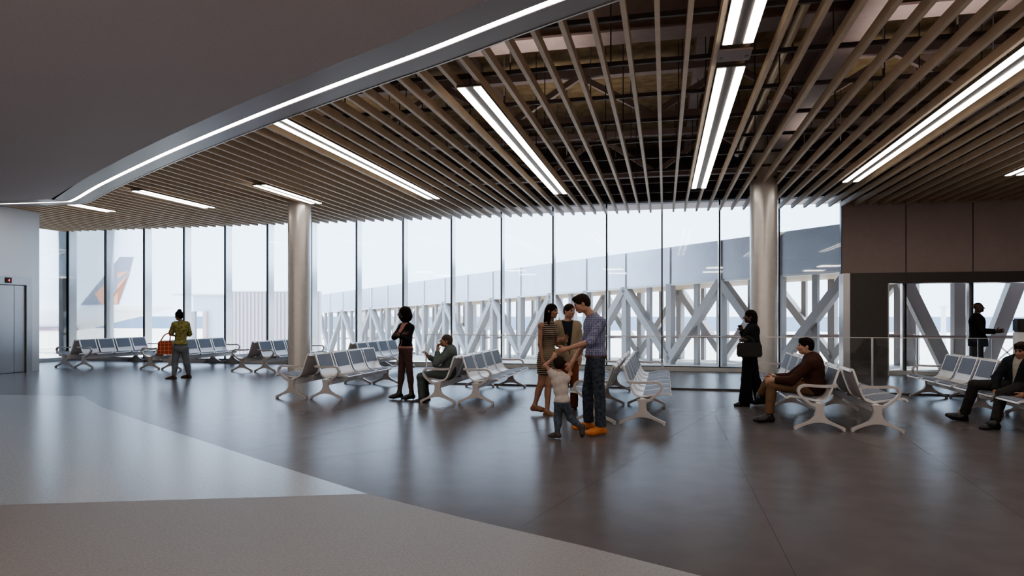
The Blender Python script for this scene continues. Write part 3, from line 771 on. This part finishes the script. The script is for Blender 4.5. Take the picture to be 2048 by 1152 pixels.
    def body(s):
        S = SDF(s.h); s.torso(S)
        for q in 'lr': s.arm(S,q,to=2.5); s.hand(S,q); s.leg(S,q,flat=False); s.foot(S,q)
        s.headsdf(S); V,F = S.mesh(); cen = V[F].mean(1); mi = np.zeros(len(F))
        for sx in (-1,1): mi[np.linalg.norm((cen-s.hp(sx*.030,.086,.004))/1, axis=1) < .0125*s.hs] = 1
        for sx in (-1,1):
            for i in range(5): mi[np.linalg.norm(cen-s.hp(sx*(.018+.007*i),.092-.003*i,.026), axis=1) < .007*s.hs] = 1
        lp = (cen-s.hp(0,.1,-.062))@s.HR; mi[(np.abs(lp[:,0])<.02*s.hs)&(np.abs(lp[:,2])<.009*s.hs)&(lp[:,1]>-.012*s.hs)] = 2
        return mesh_from(V,F,'body',[s.skin,EYE_M,LIP_M],s.root,mi)
    def garment(s, name, m, fn, h=.009, wr=.0025, cuts=()):
        S = SDF(h); fn(S); S.cut = list(cuts); V,F = S.mesh(wr); return mesh_from(V,F,name,[m],s.root)
    def zcut(s, zmin=None, zmax=None):
        out = []
        if zmin is not None: out.append(lambda X,Y,Z: (zmin-Z)+0*X+0*Y)
        if zmax is not None: out.append(lambda X,Y,Z: (Z-zmax)+0*X+0*Y)
        return out
    def pcut(s, p, n): # keep the side where (x-p).n < 0
        p = np.array(p); n = nrmz(n); return lambda X,Y,Z: (X-p[0])*n[0]+(Y-p[1])*n[1]+(Z-p[2])*n[2]
    def vneck(s, w0, z0, z1, deep=.03):
        """V opening: width w0 (half) at height z1 above pelvis along spine tapering to zero at z0; front side only"""
        o = s.J['pelvis']; R = s.TR
        def c(X,Y,Z):
            a = (X-o[0])*R[0,0]+(Y-o[1])*R[1,0]+(Z-o[2])*R[2,0]; b = (X-o[0])*R[0,1]+(Y-o[1])*R[1,1]+(Z-o[2])*R[2,1]; h_ = (X-o[0])*R[0,2]+(Y-o[1])*R[1,2]+(Z-o[2])*R[2,2]
            half = w0*np.clip((h_-z0)/(z1-z0),-1,1.3); inside = np.maximum(np.abs(a)-half, deep-b)
            return -inside
        return c
    def hair(s, m, prims, cut=(0,.128,-.045,.085,.075,.105), name='hair', extra=()):
        S = SDF(.006 if s.h < .0085 else .008)
        for c,r in prims: S.ell(s.hp(*c),np.array(r)*s.hs,s.HR,.025)
        for a,b,ra,rb in extra: S.cone(s.hp(*a),s.hp(*b),ra*s.hs,rb*s.hs,.03)
        cx,cy,cz,rx,ry,rz = cut; c0 = s.hp(cx,cy,cz); R = s.HR; r = np.array((rx,ry,rz))*s.hs
        def f(X,Y,Z):
            q = [((X-c0[0])*R[0,i]+(Y-c0[1])*R[1,i]+(Z-c0[2])*R[2,i])/r[i] for i in range(3)]
            return -(np.sqrt(q[0]**2+q[1]**2+q[2]**2)-1)*r.min()
        S.cut = [f]; V,F = S.mesh(.0015); return mesh_from(V,F,name,[m],s.root)
    def shoes(s, m, g=.007, heel=0):
        for q in 'lr':
            S = SDF(.007); s.foot(S,q,g)
            if heel:
                J = s.J; a = J['a'+q]; S.cone(a+np.array([0,0,.05]),a,.047*s.sc,.044*s.sc,.02)
                d = J['t'+q]-a; d[2] = 0; d = nrmz(d); S.cone(a-d*.04+np.array([0,0,-.03]),[*(a-d*.035)[:2],.006],.016,.008,.01)
            dn = s.J.get('dn'+q); V = None
            if dn is None: zs = s.J['a'+q][2]; S.cut = s.zcut(zmin=max(0.001, zs-.10*s.sc) if not heel else .001)
            V,F = S.mesh(); mesh_from(V,F,'shoe',[m],s.root)
HS = lambda y=0: [((0,-.014,.036),(.084,.102,.088)),((0,-.045,-.01),(.078,.072,.075))]
hairB = mat('hair_black',(.010,.007,.006),.75,spec=.15); hairBr = mat('hair_brown',(.025,.014,.010),.75,spec=.2); hairG = mat('hair_greying',(.07,.05,.04),.75,spec=.2)
def px(P, d, base):   # helper for poses measured as (image column, image row): returns local x,z
    return ((P[0]-base)*d/FPX, EYE-(P[1]-HY)*d/FPX)
BASE = [0,0]
def Jm(base, d, **kw):
    out = {}; BASE[:] = [base,d]
    for k, v in kw.items():
        if k[0] in 'fpnc' and len(k) == 2 and k[1] in 'lr' or k.startswith('dn'): out[k] = v if isinstance(v,(tuple,list)) else (v,)
        else:
            x, z_ = px(v[:2], d, base); out[k] = (x, v[2], z_)
    return out
cloth = lambda n,c,noise=.08: mat(n,c,.85,noise=noise,nscale=25,spec=.2)

# --- man in blue checked shirt
J = Jm(1180, 8.67, pelvis=(1192,706,0), neck=(1186,633,.0), head=(1163,607,-.02), sr=(1186,643,.17), sl=(1200,645,-.17),
 el=(1180,682,-.27), wl=(1133,697,-.22), er=(1167,690,.22), wr=(1144,727,.06),
 hl=(1194,716,-.09), hr=(1188,716,.10), kl=(1198,783,-.10), al=(1201,852,-.10), tl=(1175,860,-.18),
 kr=(1175,785,.10), ar=(1177,849,.16), tr=(1150,856,.12),
 fl=(-1,.02,-.35), pl=(0,-.2,1), nl=(0,.6,-.6), cl=.5, fr=(-.45,-.1,-.85), pr=(-.8,0,.4), nr=(.5,-.3,-.2), cr=.6)
p = Person(-.95, 8.69, 'tall dark-haired man in blue checked shirt and jeans bending towards the child', J, (-.93,-.15,-.34), (-.2,0,1), 'light', 1.0, build=1.08)
p.body()
shirt = lines_mat('blue_check', (.10,.11,.22), (.27,.27,.38), (0,1,2), .028, .22, .8)
p.garment('shirt', shirt, lambda S: (p.torso(S,.014), p.arm(S,'l',.016,1.08), p.arm(S,'r',.016,1.08)), cuts=p.zcut(zmin=.985))
jean = cloth('jeans_dark',(.045,.055,.075),.35)
p.garment('jeans', jean, lambda S: (S.ell(p.J['pelvis'],(.172,.135,.13),p.TR,.04), p.leg(S,'l',.014,1.97,g2=.032), p.leg(S,'r',.014,1.97,g2=.032)), cuts=p.zcut(zmax=1.0))
p.garment('belt', mat('belt_brown',(.10,.035,.02),.5), lambda S: (S.ell(p.J['pelvis'],(.182,.146,.16),p.TR,.02), S.ell(p.J['pelvis']*.62+p.J['neck']*.38,(.17,.13,.16),p.TR,.04)), wr=0, cuts=p.zcut(.975,1.015))
p.shoes(mat('shoe_orange',(.52,.17,.035),.45), .010)
p.garment('collar', shirt, lambda S: S.cone(p.J['neck']-p.spine*.01,p.J['neck']+p.spine*.035+nrmz(p.J['head']-p.J['neck'])*.01,.072,.066,.01,True,True), wr=0)
p.hair(hairBr, HS()+[((0,.055,.085),(.06,.045,.03))], (0,.135,-.05,.085,.07,.115))

# --- child
J = Jm(1118, 8.35, pelvis=(1124,800,0), neck=(1117,745,.0), head=(1117,726,.05), sl=(1105,748,.0), sr=(1132,757,.0),
 el=(1091,731,.0), wl=(1106,716,-.02), er=(1141,748,.03), wr=(1138,733,.0),
 hl=(1118,808,0), hr=(1131,808,0), kl=(1115,837,.03), al=(1115,867,0), tl=(1104,873,.03),
 kr=(1141,836,.03), ar=(1161,851,-.10), tr=(1163,873,-.10), dnr=(.75,-.55,-.15),
 fl=(.4,0,.9), pl=(.8,0,-.4), cl=.5, fr=(-.1,0,1), pr=(-1,0,0), cr=.5)
ch = Person(-1.27, 8.25, 'small child in white t-shirt and jeans with both arms raised, kicking one leg back', J, (-.25,.9,.25), (0,0,1), 'light', .58, h=.0055, hs=.76)
ch.body(); tee = cloth('tee_white',(.52,.46,.43))
ch.garment('t_shirt', tee, lambda S: (ch.torso(S,.012,k=.03), ch.arm(S,'l',.014,.5), ch.arm(S,'r',.014,.5)), h=.007, cuts=ch.zcut(zmin=.435))
cj = cloth('jeans_child',(.07,.085,.11),.3)
ch.garment('jeans', cj, lambda S: (S.ell(ch.J['pelvis']-np.array([0,0,.02]),(.10,.08,.075),ch.TR,.03), ch.leg(S,'l',.013,1.9), ch.leg(S,'r',.013,1.9)), h=.007, cuts=ch.zcut(zmax=.455))
ch.shoes(mat('shoe_grey',(.06,.05,.045),.6), .008); ch.hair(hairBr, HS()+[((0,-.03,.0),(.088,.098,.10))])

# --- woman in striped dress
J = Jm(1092, 10.4, pelvis=(1096,712,0), neck=(1098,645,.0), head=(1104,622,-.02), sr=(1082,651,-.09), sl=(1109,652,.14),
 er=(1080,688,-.13), wr=(1086,720,-.14), el=(1116,690,.05), wl=(1124,679,-.08),
 hr=(1089,716,-.05), hl=(1099,716,.06), kr=(1082,768,-.02), ar=(1069,812,.0), tr=(1086,824,-.03),
 kl=(1097,768,.0), al=(1094,822,-.08), tl=(1104,828,-.12),
 fr=(.15,0,-1), pr=(.9,-.3,0), cr=.25, fl=(.7,0,.5), pl=(0,0,1), cl=.5)
w = Person(-1.66, 10.28, 'dark long-haired woman in a black and tan striped sleeveless dress, left of the group', J, (.80,-.60,-.05), (0,0,1), 'tan', .93, True, hs=.95)
w.body(); dressm = lines_mat('striped_dress',(.018,.016,.016),(.36,.27,.18),(2,),.030,.42,.75)
w.garment('dress', dressm, lambda S: (w.torso(S,.010), w.leg(S,'l',.022,.62), w.leg(S,'r',.022,.62), S.cone(w.J['pelvis'],(w.J['kl']+w.J['kr'])/2+np.array([0,0,.26]),.155,.125,.05,True)), cuts=[*w.zcut(zmax=1.415)], wr=.0015)
w.shoes(mat('sandal_tan',(.22,.11,.06),.5), .003)
w.hair(hairB, HS()+[((0,-.065,-.06),(.088,.065,.13)),((0,-.075,-.16),(.095,.05,.10))], (0,.14,-.04,.085,.09,.11), extra=[((-.05,-.06,-.10),(-.02,-.17,-.24),.05,.018),((.07,.01,-.05),(.085,.0,-.22),.028,.02)])

# --- man in beige blazer
J = Jm(1137, 10.95, pelvis=(1137,708,0), neck=(1134,643,.0), head=(1139,622,-.02), sl=(1154,651,.03), sr=(1114,650,.0),
 el=(1159,684,.05), wl=(1160,712,-.02), er=(1110,684,.0), wr=(1124,680,-.20),
 hl=(1146,712,0), hr=(1129,712,0), kl=(1149,765,-.03), al=(1148,815,.03), tl=(1150,822,-.10),
 kr=(1129,765,-.03), ar=(1126,815,.0), tr=(1125,822,-.12),
 fl=(0,-.1,-1), pl=(-.6,-.6,0), cl=.3, fr=(.8,-.3,.1), pr=(0,0,1), cr=.7)
b = Person(-1.50, 10.85, 'man in beige blazer and rust trousers standing behind the striped-dress woman', J, (.62,-.78,-.02), (0,0,1), 'light', .98, hs=.98)
b.body()
b.garment('shirt', cloth('shirt_dark',(.02,.02,.03)), lambda S: b.torso(S,.010), wr=0)
b.garment('blazer', cloth('blazer_beige',(.30,.24,.17)), lambda S: (b.torso(S,.026), S.cone(b.J['pelvis'],b.J['pelvis']-b.spine*.13,.17,.175,.05,True), b.arm(S,'l',.020,1.95), b.arm(S,'r',.020,1.95)), cuts=[*b.zcut(zmin=.79), b.vneck(.085,.0,.50,.0)])
b.garment('trousers', cloth('trousers_rust',(.17,.055,.025)), lambda S: (S.ell(b.J['pelvis'],(.165,.125,.12),b.TR,.04), b.leg(S,'l',.012,1.96,g2=.03), b.leg(S,'r',.012,1.96,g2=.03)), cuts=b.zcut(zmax=1.0))
b.shoes(mat('shoe_black',(.012,.012,.012),.35), .009); b.hair(hairBr, HS(), (0,.13,-.05,.09,.075,.115))

# --- woman with crossed arms
J = Jm(810, 12.25, pelvis=(811,698,0), neck=(813,647,.0), head=(807,627,-.01), sr=(804,654,.12), sl=(821,655,-.12),
 er=(789,674,-.01), wr=(806,668,-.19), el=(817,680,-.22), wl=(798,670,-.26),
 hr=(807,703,.07), hl=(815,703,-.07), kr=(803,743,.04), ar=(799,787,.03), tr=(784,795,-.01),
 kl=(819,743,-.07), al=(823,788,-.08), tl=(810,796,-.12),
 fr=(.9,-.3,.2), pr=(0,0,1), cr=.3, fl=(-.9,.2,.15), pl=(0,0,1), cl=.3)
J2 = J
c = Person(-4.62, 11.5, 'curly-haired woman in black blazer with crossed arms beside the seated man', J2, (-.95,-.18,.05), (0,0,1), 'dark', .92, True, hs=.95)
c.body()
c.garment('blouse', cloth('blouse_pink',(.42,.22,.20)), lambda S: (c.torso(S,.012), S.ell(c.J['pelvis'],(.150,.12,.10),c.TR,.04)), cuts=c.zcut(zmin=.93), wr=.002)
blk = cloth('blazer_black',(.010,.010,.012))
c.garment('blazer', blk, lambda S: (c.torso(S,.026), c.arm(S,'l',.020,1.95), c.arm(S,'r',.020,1.95)), cuts=[*c.zcut(zmin=.965), c.vneck(.075,.0,.40,.0)])
c.garment('trousers', cloth('trousers_mauve',(.085,.05,.045)), lambda S: (S.ell(c.J['pelvis'],(.150,.115,.11),c.TR,.04), c.leg(S,'l',.008,1.93), c.leg(S,'r',.008,1.93)), cuts=c.zcut(zmax=.97))
c.shoes(mat('boot_black',(.01,.01,.01),.35), .006, heel=1)
c.hair(hairB, [((0,-.03,.03),(.118,.118,.112)),((0,-.075,-.05),(.125,.10,.11)),((0,-.03,-.10),(.10,.09,.07))], (0,.135,-.03,.085,.085,.11))

# --- seated man in grey-green suit
J = Jm(888, 12.07, pelvis=(897,743,0), neck=(901,694,0), head=(892,682,0), sr=(899,702,.15), sl=(901,703,-.15),
 el=(872,726,-.20), wl=(876,701,-.10), er=(873,724,.12), wr=(856,713,.08),
 hl=(893,746,-.09), hr=(893,746,.09), kl=(842,752,-.13), al=(845,797,-.13), tl=(825,802,-.14),
 kr=(846,753,.10), ar=(853,796,.10), tr=(834,800,.10),
 fl=(-.1,.2,1), pl=(.4,.8,0), nl=(1,0,0), cl=.6, fr=(-.4,0,.9), pr=(0,-1,0), nr=(-1,0,0), cr=.7)
d = Person(-3.84, 11.52, 'seated man in a grey-green suit with one hand raised to his chin', J, (-.96,-.08,.22), (.1,0,1), 'tan', .98, hs=.98)
d.body(); suit = cloth('suit_grey_green',(.105,.13,.125))
d.garment('jacket', suit, lambda S: (d.torso(S,.022), d.arm(S,'l',.020,1.93), d.arm(S,'r',.020,1.93), S.cone(d.J['pelvis'],(d.J['kl']+d.J['kr'])/2*.25+d.J['pelvis']*.75,.13,.13,.05)), cuts=[d.vneck(.06,.12,.5,.0)])
d.garment('shirt', cloth('shirt_black',(.02,.02,.02)), lambda S: d.torso(S,.010), wr=0)
d.garment('trousers', cloth('trousers_grey_green',(.085,.105,.10)), lambda S: (S.ell(d.J['pelvis'],(.16,.12,.11),d.TR,.04), d.leg(S,'l',.014,1.92,g2=.03), d.leg(S,'r',.014,1.92,g2=.03)))
d.shoes(M['black'], .009); d.hair(hairG, HS(), (0,.14,-.055,.09,.08,.115))

# --- seated man in brown jacket
J = Jm(1615, 9.42, pelvis=(1628,770,0), neck=(1623,712,0), head=(1611,692,0), sr=(1620,724,.16), sl=(1622,726,-.17),
 el=(1585,760,-.22), wl=(1552,761,-.12), er=(1582,758,.18), wr=(1550,757,.03),
 hl=(1620,776,-.09), hr=(1620,774,.09), kl=(1548,772,-.09), al=(1544,834,-.10), tl=(1518,842,-.14),
 kr=(1545,762,-.02), ar=(1525,795,.13), tr=(1534,806,.32),
 fl=(-.9,.3,-.1), pl=(0,.3,1), nl=(0,.5,-1), cl=.5, fr=(-.9,-.3,-.1), pr=(0,-.3,1), nr=(0,0,-1), cr=.5)
e = Person(1.98, 10.1, 'seated man in brown jacket and tan trousers with hands clasped on crossed knee', J, (-.97,-.2,.02), (0,0,1), 'light', 1.0, hs=1.0, build=1.08)
e.body(); bj = cloth('jacket_brown',(.050,.020,.014))
e.garment('jacket', bj, lambda S: (e.torso(S,.026), e.arm(S,'l',.024,1.86), e.arm(S,'r',.024,1.86), S.ell(e.J['pelvis']+np.array([-.03,0,-.01]),(.19,.16,.12),e.TR,.05)), cuts=[e.vneck(.055,.2,.5,.0), *e.zcut(zmin=.40)])
e.garment('shirt', cloth('shirt_white',(.50,.48,.47)), lambda S: (e.torso(S,.012), e.arm(S,'l',.010,1.94), e.arm(S,'r',.010,1.94), S.cone(e.J['neck']-e.spine*.03,e.J['neck']+e.spine*.03,.078,.068,.01,True,True)), wr=0)
e.garment('trousers', cloth('trousers_tan',(.17,.10,.06)), lambda S: (S.ell(e.J['pelvis'],(.16,.12,.11),e.TR,.04), e.leg(S,'l',.012,1.93,g2=.026), e.leg(S,'r',.012,1.9,g2=.022)))
e.shoes(M['black'], .010); e.hair(hairB, HS()+[((0,.05,.08),(.06,.04,.03))], (0,.135,-.05,.085,.07,.115))

# --- walking woman in black
J = Jm(1500, 11.33, pelvis=(1499,706,0), neck=(1505,650,0), head=(1500,633,0), sr=(1502,659,.14), sl=(1508,660,-.13),
 el=(1512,686,-.19), wl=(1491,679,-.22), er=(1492,678,.16), wr=(1484,660,.02),
 hr=(1501,712,.07), hl=(1498,712,-.06), kl=(1493,757,-.08), al=(1492,803,-.05), tl=(1472,808,-.10),
 kr=(1509,757,.08), ar=(1523,799,.10), tr=(1507,810,.06),
 fl=(-.9,.1,-.1), pl=(0,.2,1), cl=.6, fr=(-.3,-.3,.8), pr=(-1,0,0), cr=.5)
g = Person(1.42, 11.97, 'woman in black jacket and wide black trousers walking with a large black handbag', J, (-.98,-.1,.02), (0,0,1), 'dark', .92, True, hs=.95)
g.body()
g.garment('blouse', cloth('blouse_white',(.5,.5,.48)), lambda S: g.torso(S,.008), wr=0)
g.garment('jacket', blk, lambda S: (g.torso(S,.036), g.arm(S,'l',.028,1.85), g.arm(S,'r',.028,1.85), S.cone(g.J['pelvis'],g.J['pelvis']-np.array([0,0,.06]),.16,.17,.04,True)), cuts=[*g.zcut(zmin=.80), g.vneck(.05,.28,.5,.0)])
g.garment('trousers', cloth('trousers_black',(.008,.009,.012)), lambda S: (S.ell(g.J['pelvis'],(.15,.12,.12),g.TR,.04), g.leg(S,'l',.028,1.99,g2=.085), g.leg(S,'r',.028,1.97,g2=.085)), cuts=g.zcut(zmax=.97))
g.shoes(M['black'], .007); g.hair(hairB, HS()+[((0,-.055,-.06),(.092,.075,.12)),((0,-.05,-.13),(.085,.06,.06))], (0,.14,-.05,.085,.085,.11))
hb = thing('handbag','large black handbag carried on the forearm of the walking woman','bag',g.root.location,g.root.rotation_euler.z)
def bagmesh(w_, d_, z0, z1, cx, cy, name, m, parent):
    mb = MB(); poly = [(cx-w_/2,z0+.02),(cx-w_/2+.03,z0),(cx+w_/2-.03,z0),(cx+w_/2,z0+.02),(cx+w_/2-.01,z1-.02),(cx+w_/2-.04,z1),(cx-w_/2+.04,z1),(cx-w_/2+.01,z1-.02)]
    mb.prism(poly, cy-d_/2, cy+d_/2); return mb.build(name, m, parent, bevel=.015)
bagmesh(.40,.13,.845,1.075,-.01,-.34,'pouch',mat('bag_black',(.007,.006,.006),.6),hb)
hp_ = catmull([(-.12,1.06),(-.09,1.15),(-.04,1.185),(.03,1.15),(.07,1.06)],4)
MB().ribbon(hp_,.018,-.35,-.33).build('handle', mat('bag_handle',(.012,.011,.01),.5), hb)

# --- woman with plaid bag, seen from behind
J = Jm(360, 16.25, pelvis=(361,694,0), neck=(362,643,0), head=(358,631,.01), sl=(351,649,.03), sr=(372,649,-.03),
 el=(343,669,.10), wl=(352,672,.22), er=(378,671,.12), wr=(366,672,.24),
 hl=(354,698,.02), hr=(368,698,-.02), kl=(351,726,.02), al=(349,752,-.05), tl=(338,756,.0),
 kr=(372,726,0), ar=(376,751,.08), tr=(366,755,.15),
 fl=(.6,.5,.2), pl=(0,0,1), cl=.4, fr=(-.6,.5,.1), pr=(0,0,1), cr=.4)
a_ = Person(-11.39, 14.07, 'woman with her back turned in green floral blouse and grey trousers, carrying a plaid bag', J, (-.75,.65,-.15), (0,0,1), 'tan', .93, True, h=.009, hs=.95)
a_.body()
a_.garment('blouse', mat('blouse_floral',(.14,.13,.035),.8,nscale=22,col2=(.36,.33,.12)), lambda S: (a_.torso(S,.024), a_.arm(S,'l',.030,.98), a_.arm(S,'r',.030,.98), S.ell(a_.J['pelvis']+np.array([0,0,.06]),(.175,.14,.13),a_.TR,.05)), cuts=a_.zcut(zmin=.82))
a_.garment('trousers', cloth('trousers_grey',(.17,.19,.22)), lambda S: (S.ell(a_.J['pelvis']-np.array([0,0,.03]),(.175,.14,.13),a_.TR,.04), a_.leg(S,'l',.018,1.88), a_.leg(S,'r',.018,1.88)), cuts=a_.zcut(zmax=.90))
a_.shoes(mat('flats_brown',(.06,.03,.02),.5), .006)
a_.hair(hairB, HS()+[((0,-.035,.125),(.05,.05,.04)),((0,-.03,0),(.088,.09,.09))])
pbag = thing('tote_bag','red and orange plaid tote bag hanging from the arm of the woman at left','bag',a_.root.location,a_.root.rotation_euler.z)
bagmesh(.33,.12,.585,.905,-.32,.02,'pouch',lines_mat('plaid_red',(.38,.07,.03),(.62,.24,.13),(0,2),.085,.16,.8),pbag)
MB().ribbon(catmull([(-.42,.89),(-.34,1.04),(-.25,1.09),(-.21,1.05),(-.22,.89)],4),.028,-.0,.012).build('handle', mat('strap_red',(.40,.07,.05),.6), pbag)

# --- bald man in dark suit
J = Jm(1962, 15.1, pelvis=(1957,682,0), neck=(1955,628,0), head=(1958,615,0), sr=(1955,637,-.19), sl=(1953,638,.17),
 er=(1965,662,-.24), wr=(1986,662,-.20), el=(1963,663,.20), wl=(1986,663,.02),
 hr=(1956,689,-.09), hl=(1957,689,.09), kr=(1957,721,-.10), ar=(1955,759,-.10), tr=(1968,764,-.14),
 kl=(1960,721,.10), al=(1962,759,.12), tl=(1976,764,.08),
 fr=(.9,.3,.1), pr=(0,.0,1), nr=(0,1,0), cr=.15, fl=(.9,-.3,.15), pl=(0,0,1), nl=(0,-1,0), cl=.15)
q = Person(6.90, 16.95, 'bald man in dark suit gesturing with both hands beyond the guardrail', J, (.97,-.15,.1), (0,0,1), 'dark', 1.04, build=1.15, hs=1.0)
q.body()
q.garment('shirt', cloth('collar_white',(.5,.5,.5)), lambda S: (q.torso(S,.006), S.cone(q.J['neck']-q.spine*.02,q.J['neck']+q.spine*.03,.074,.068,.01,True,True)), wr=0)
ds = cloth('suit_dark',(.014,.013,.014))
q.garment('jacket', ds, lambda S: (q.torso(S,.03), q.arm(S,'l',.024,1.95), q.arm(S,'r',.024,1.95), S.cone(q.J['pelvis'],q.J['pelvis']-np.array([0,0,.12]),.185,.19,.05,True)), cuts=[*q.zcut(zmin=.735), q.vneck(.05,.15,.5,.0)])
q.garment('trousers', cloth('suit_trousers',(.035,.032,.03)), lambda S: (S.ell(q.J['pelvis'],(.16,.12,.11),q.TR,.04), q.leg(S,'l',.014,1.97,g2=.035), q.leg(S,'r',.014,1.97,g2=.035)), cuts=q.zcut(zmax=.95))
q.shoes(M['black'], .009)

# --- seated man at the right edge
J = Jm(2025, 9.43, pelvis=(2034,768,.02), neck=(2041,716,-.0), head=(2039,700,-.05), sr=(2018,726,.05), sl=(2060,730,-.12),
 er=(1999,757,-.04), wr=(1997,783,-.22), el=(2066,766,-.26), wl=(2040,783,-.36),
 hr=(2022,772,.02), hl=(2042,774,-.06), kr=(1962,772,-.14), ar=(1944,838,-.04), tr=(1915,838,-.08), dnr=(-.3,0,-.95),
 kl=(2008,782,-.46), al=(1998,848,-.66), tl=(1975,858,-.80),
 fr=(.1,-.1,-1), pr=(-.3,-1,0), cr=.5, fl=(-.6,-.4,-.5), pl=(-.3,-.6,.6), cl=.5)
J['al'] = (J['al'][0],J['al'][1],.085); J['tl'] = (J['tl'][0],J['tl'][1],.05)
r_ = Person(4.76, 10.75, 'seated dark-haired man in dark suit and pale shirt at the right edge, legs stretched out', J, (-.45,-.86,-.2), (0,0,1), 'tan', 1.0, hs=.98)
r_.body()
r_.garment('shirt', cloth('shirt_pale',(.36,.33,.30)), lambda S: r_.torso(S,.010), wr=0)
r_.garment('jacket', cloth('suit_navy',(.013,.015,.02)), lambda S: (r_.torso(S,.026), r_.arm(S,'l',.022,1.93), r_.arm(S,'r',.022,1.93)), cuts=[r_.vneck(.08,-.02,.5,.0)])
r_.garment('trousers', cloth('suit_charcoal',(.028,.027,.026)), lambda S: (S.ell(r_.J['pelvis'],(.16,.12,.11),r_.TR,.04), r_.leg(S,'l',.012,1.92,g2=.026), r_.leg(S,'r',.012,1.92,g2=.026)))
r_.shoes(M['black'], .009); r_.hair(hairBr, HS()+[((0,.05,.085),(.062,.045,.03))], (0,.135,-.05,.085,.07,.115))

# ------------------------------------------------------------ light
wd = bpy.data.worlds.new('sky'); SC.world = wd; wd.use_nodes = True
bg = wd.node_tree.nodes['Background']; bg.inputs[0].default_value = (.64,.79,1.0,1); bg.inputs[1].default_value = 1.7
sn = bpy.data.lights.new('sun','SUN'); sn.energy = 2.2; sn.angle = .01; sn.color = (1,.93,.82)
so = bpy.data.objects.new('sun', sn); C.objects.link(so)
dv = Vector((-.42,-.52,-1.05)).normalized(); so.rotation_euler = dv.to_track_quat('-Z','Y').to_euler()

def area(name, loc, sx, sy, power, col=(1,.90,.80), up=False):
    l = bpy.data.lights.new(name,'AREA'); l.shape = 'RECTANGLE'; l.size = sx; l.size_y = sy; l.energy = power; l.color = col
    o = bpy.data.objects.new(name, l); C.objects.link(o); o.location = loc
    if up: o.rotation_euler = (PI,0,0)
    return o
for x in (-15,-9,-3,3,9):
    for y in (-6.5,-2.5): area('soffit_fill_light',(x,y,4.27),1.2,1.2,75)  # fill lights added behind the camera to raise the ambient level
for x in (-12,-7,-2,3,8,12):
    for y in (8.0,12.5): 
        if y > soffit_edge_y(x)+.8: area('plenum_fill_light',(x+.15,y+.6,4.62),1.5,1.5,4.5,up=True)  # upward fill added above the slats to brighten the roof void
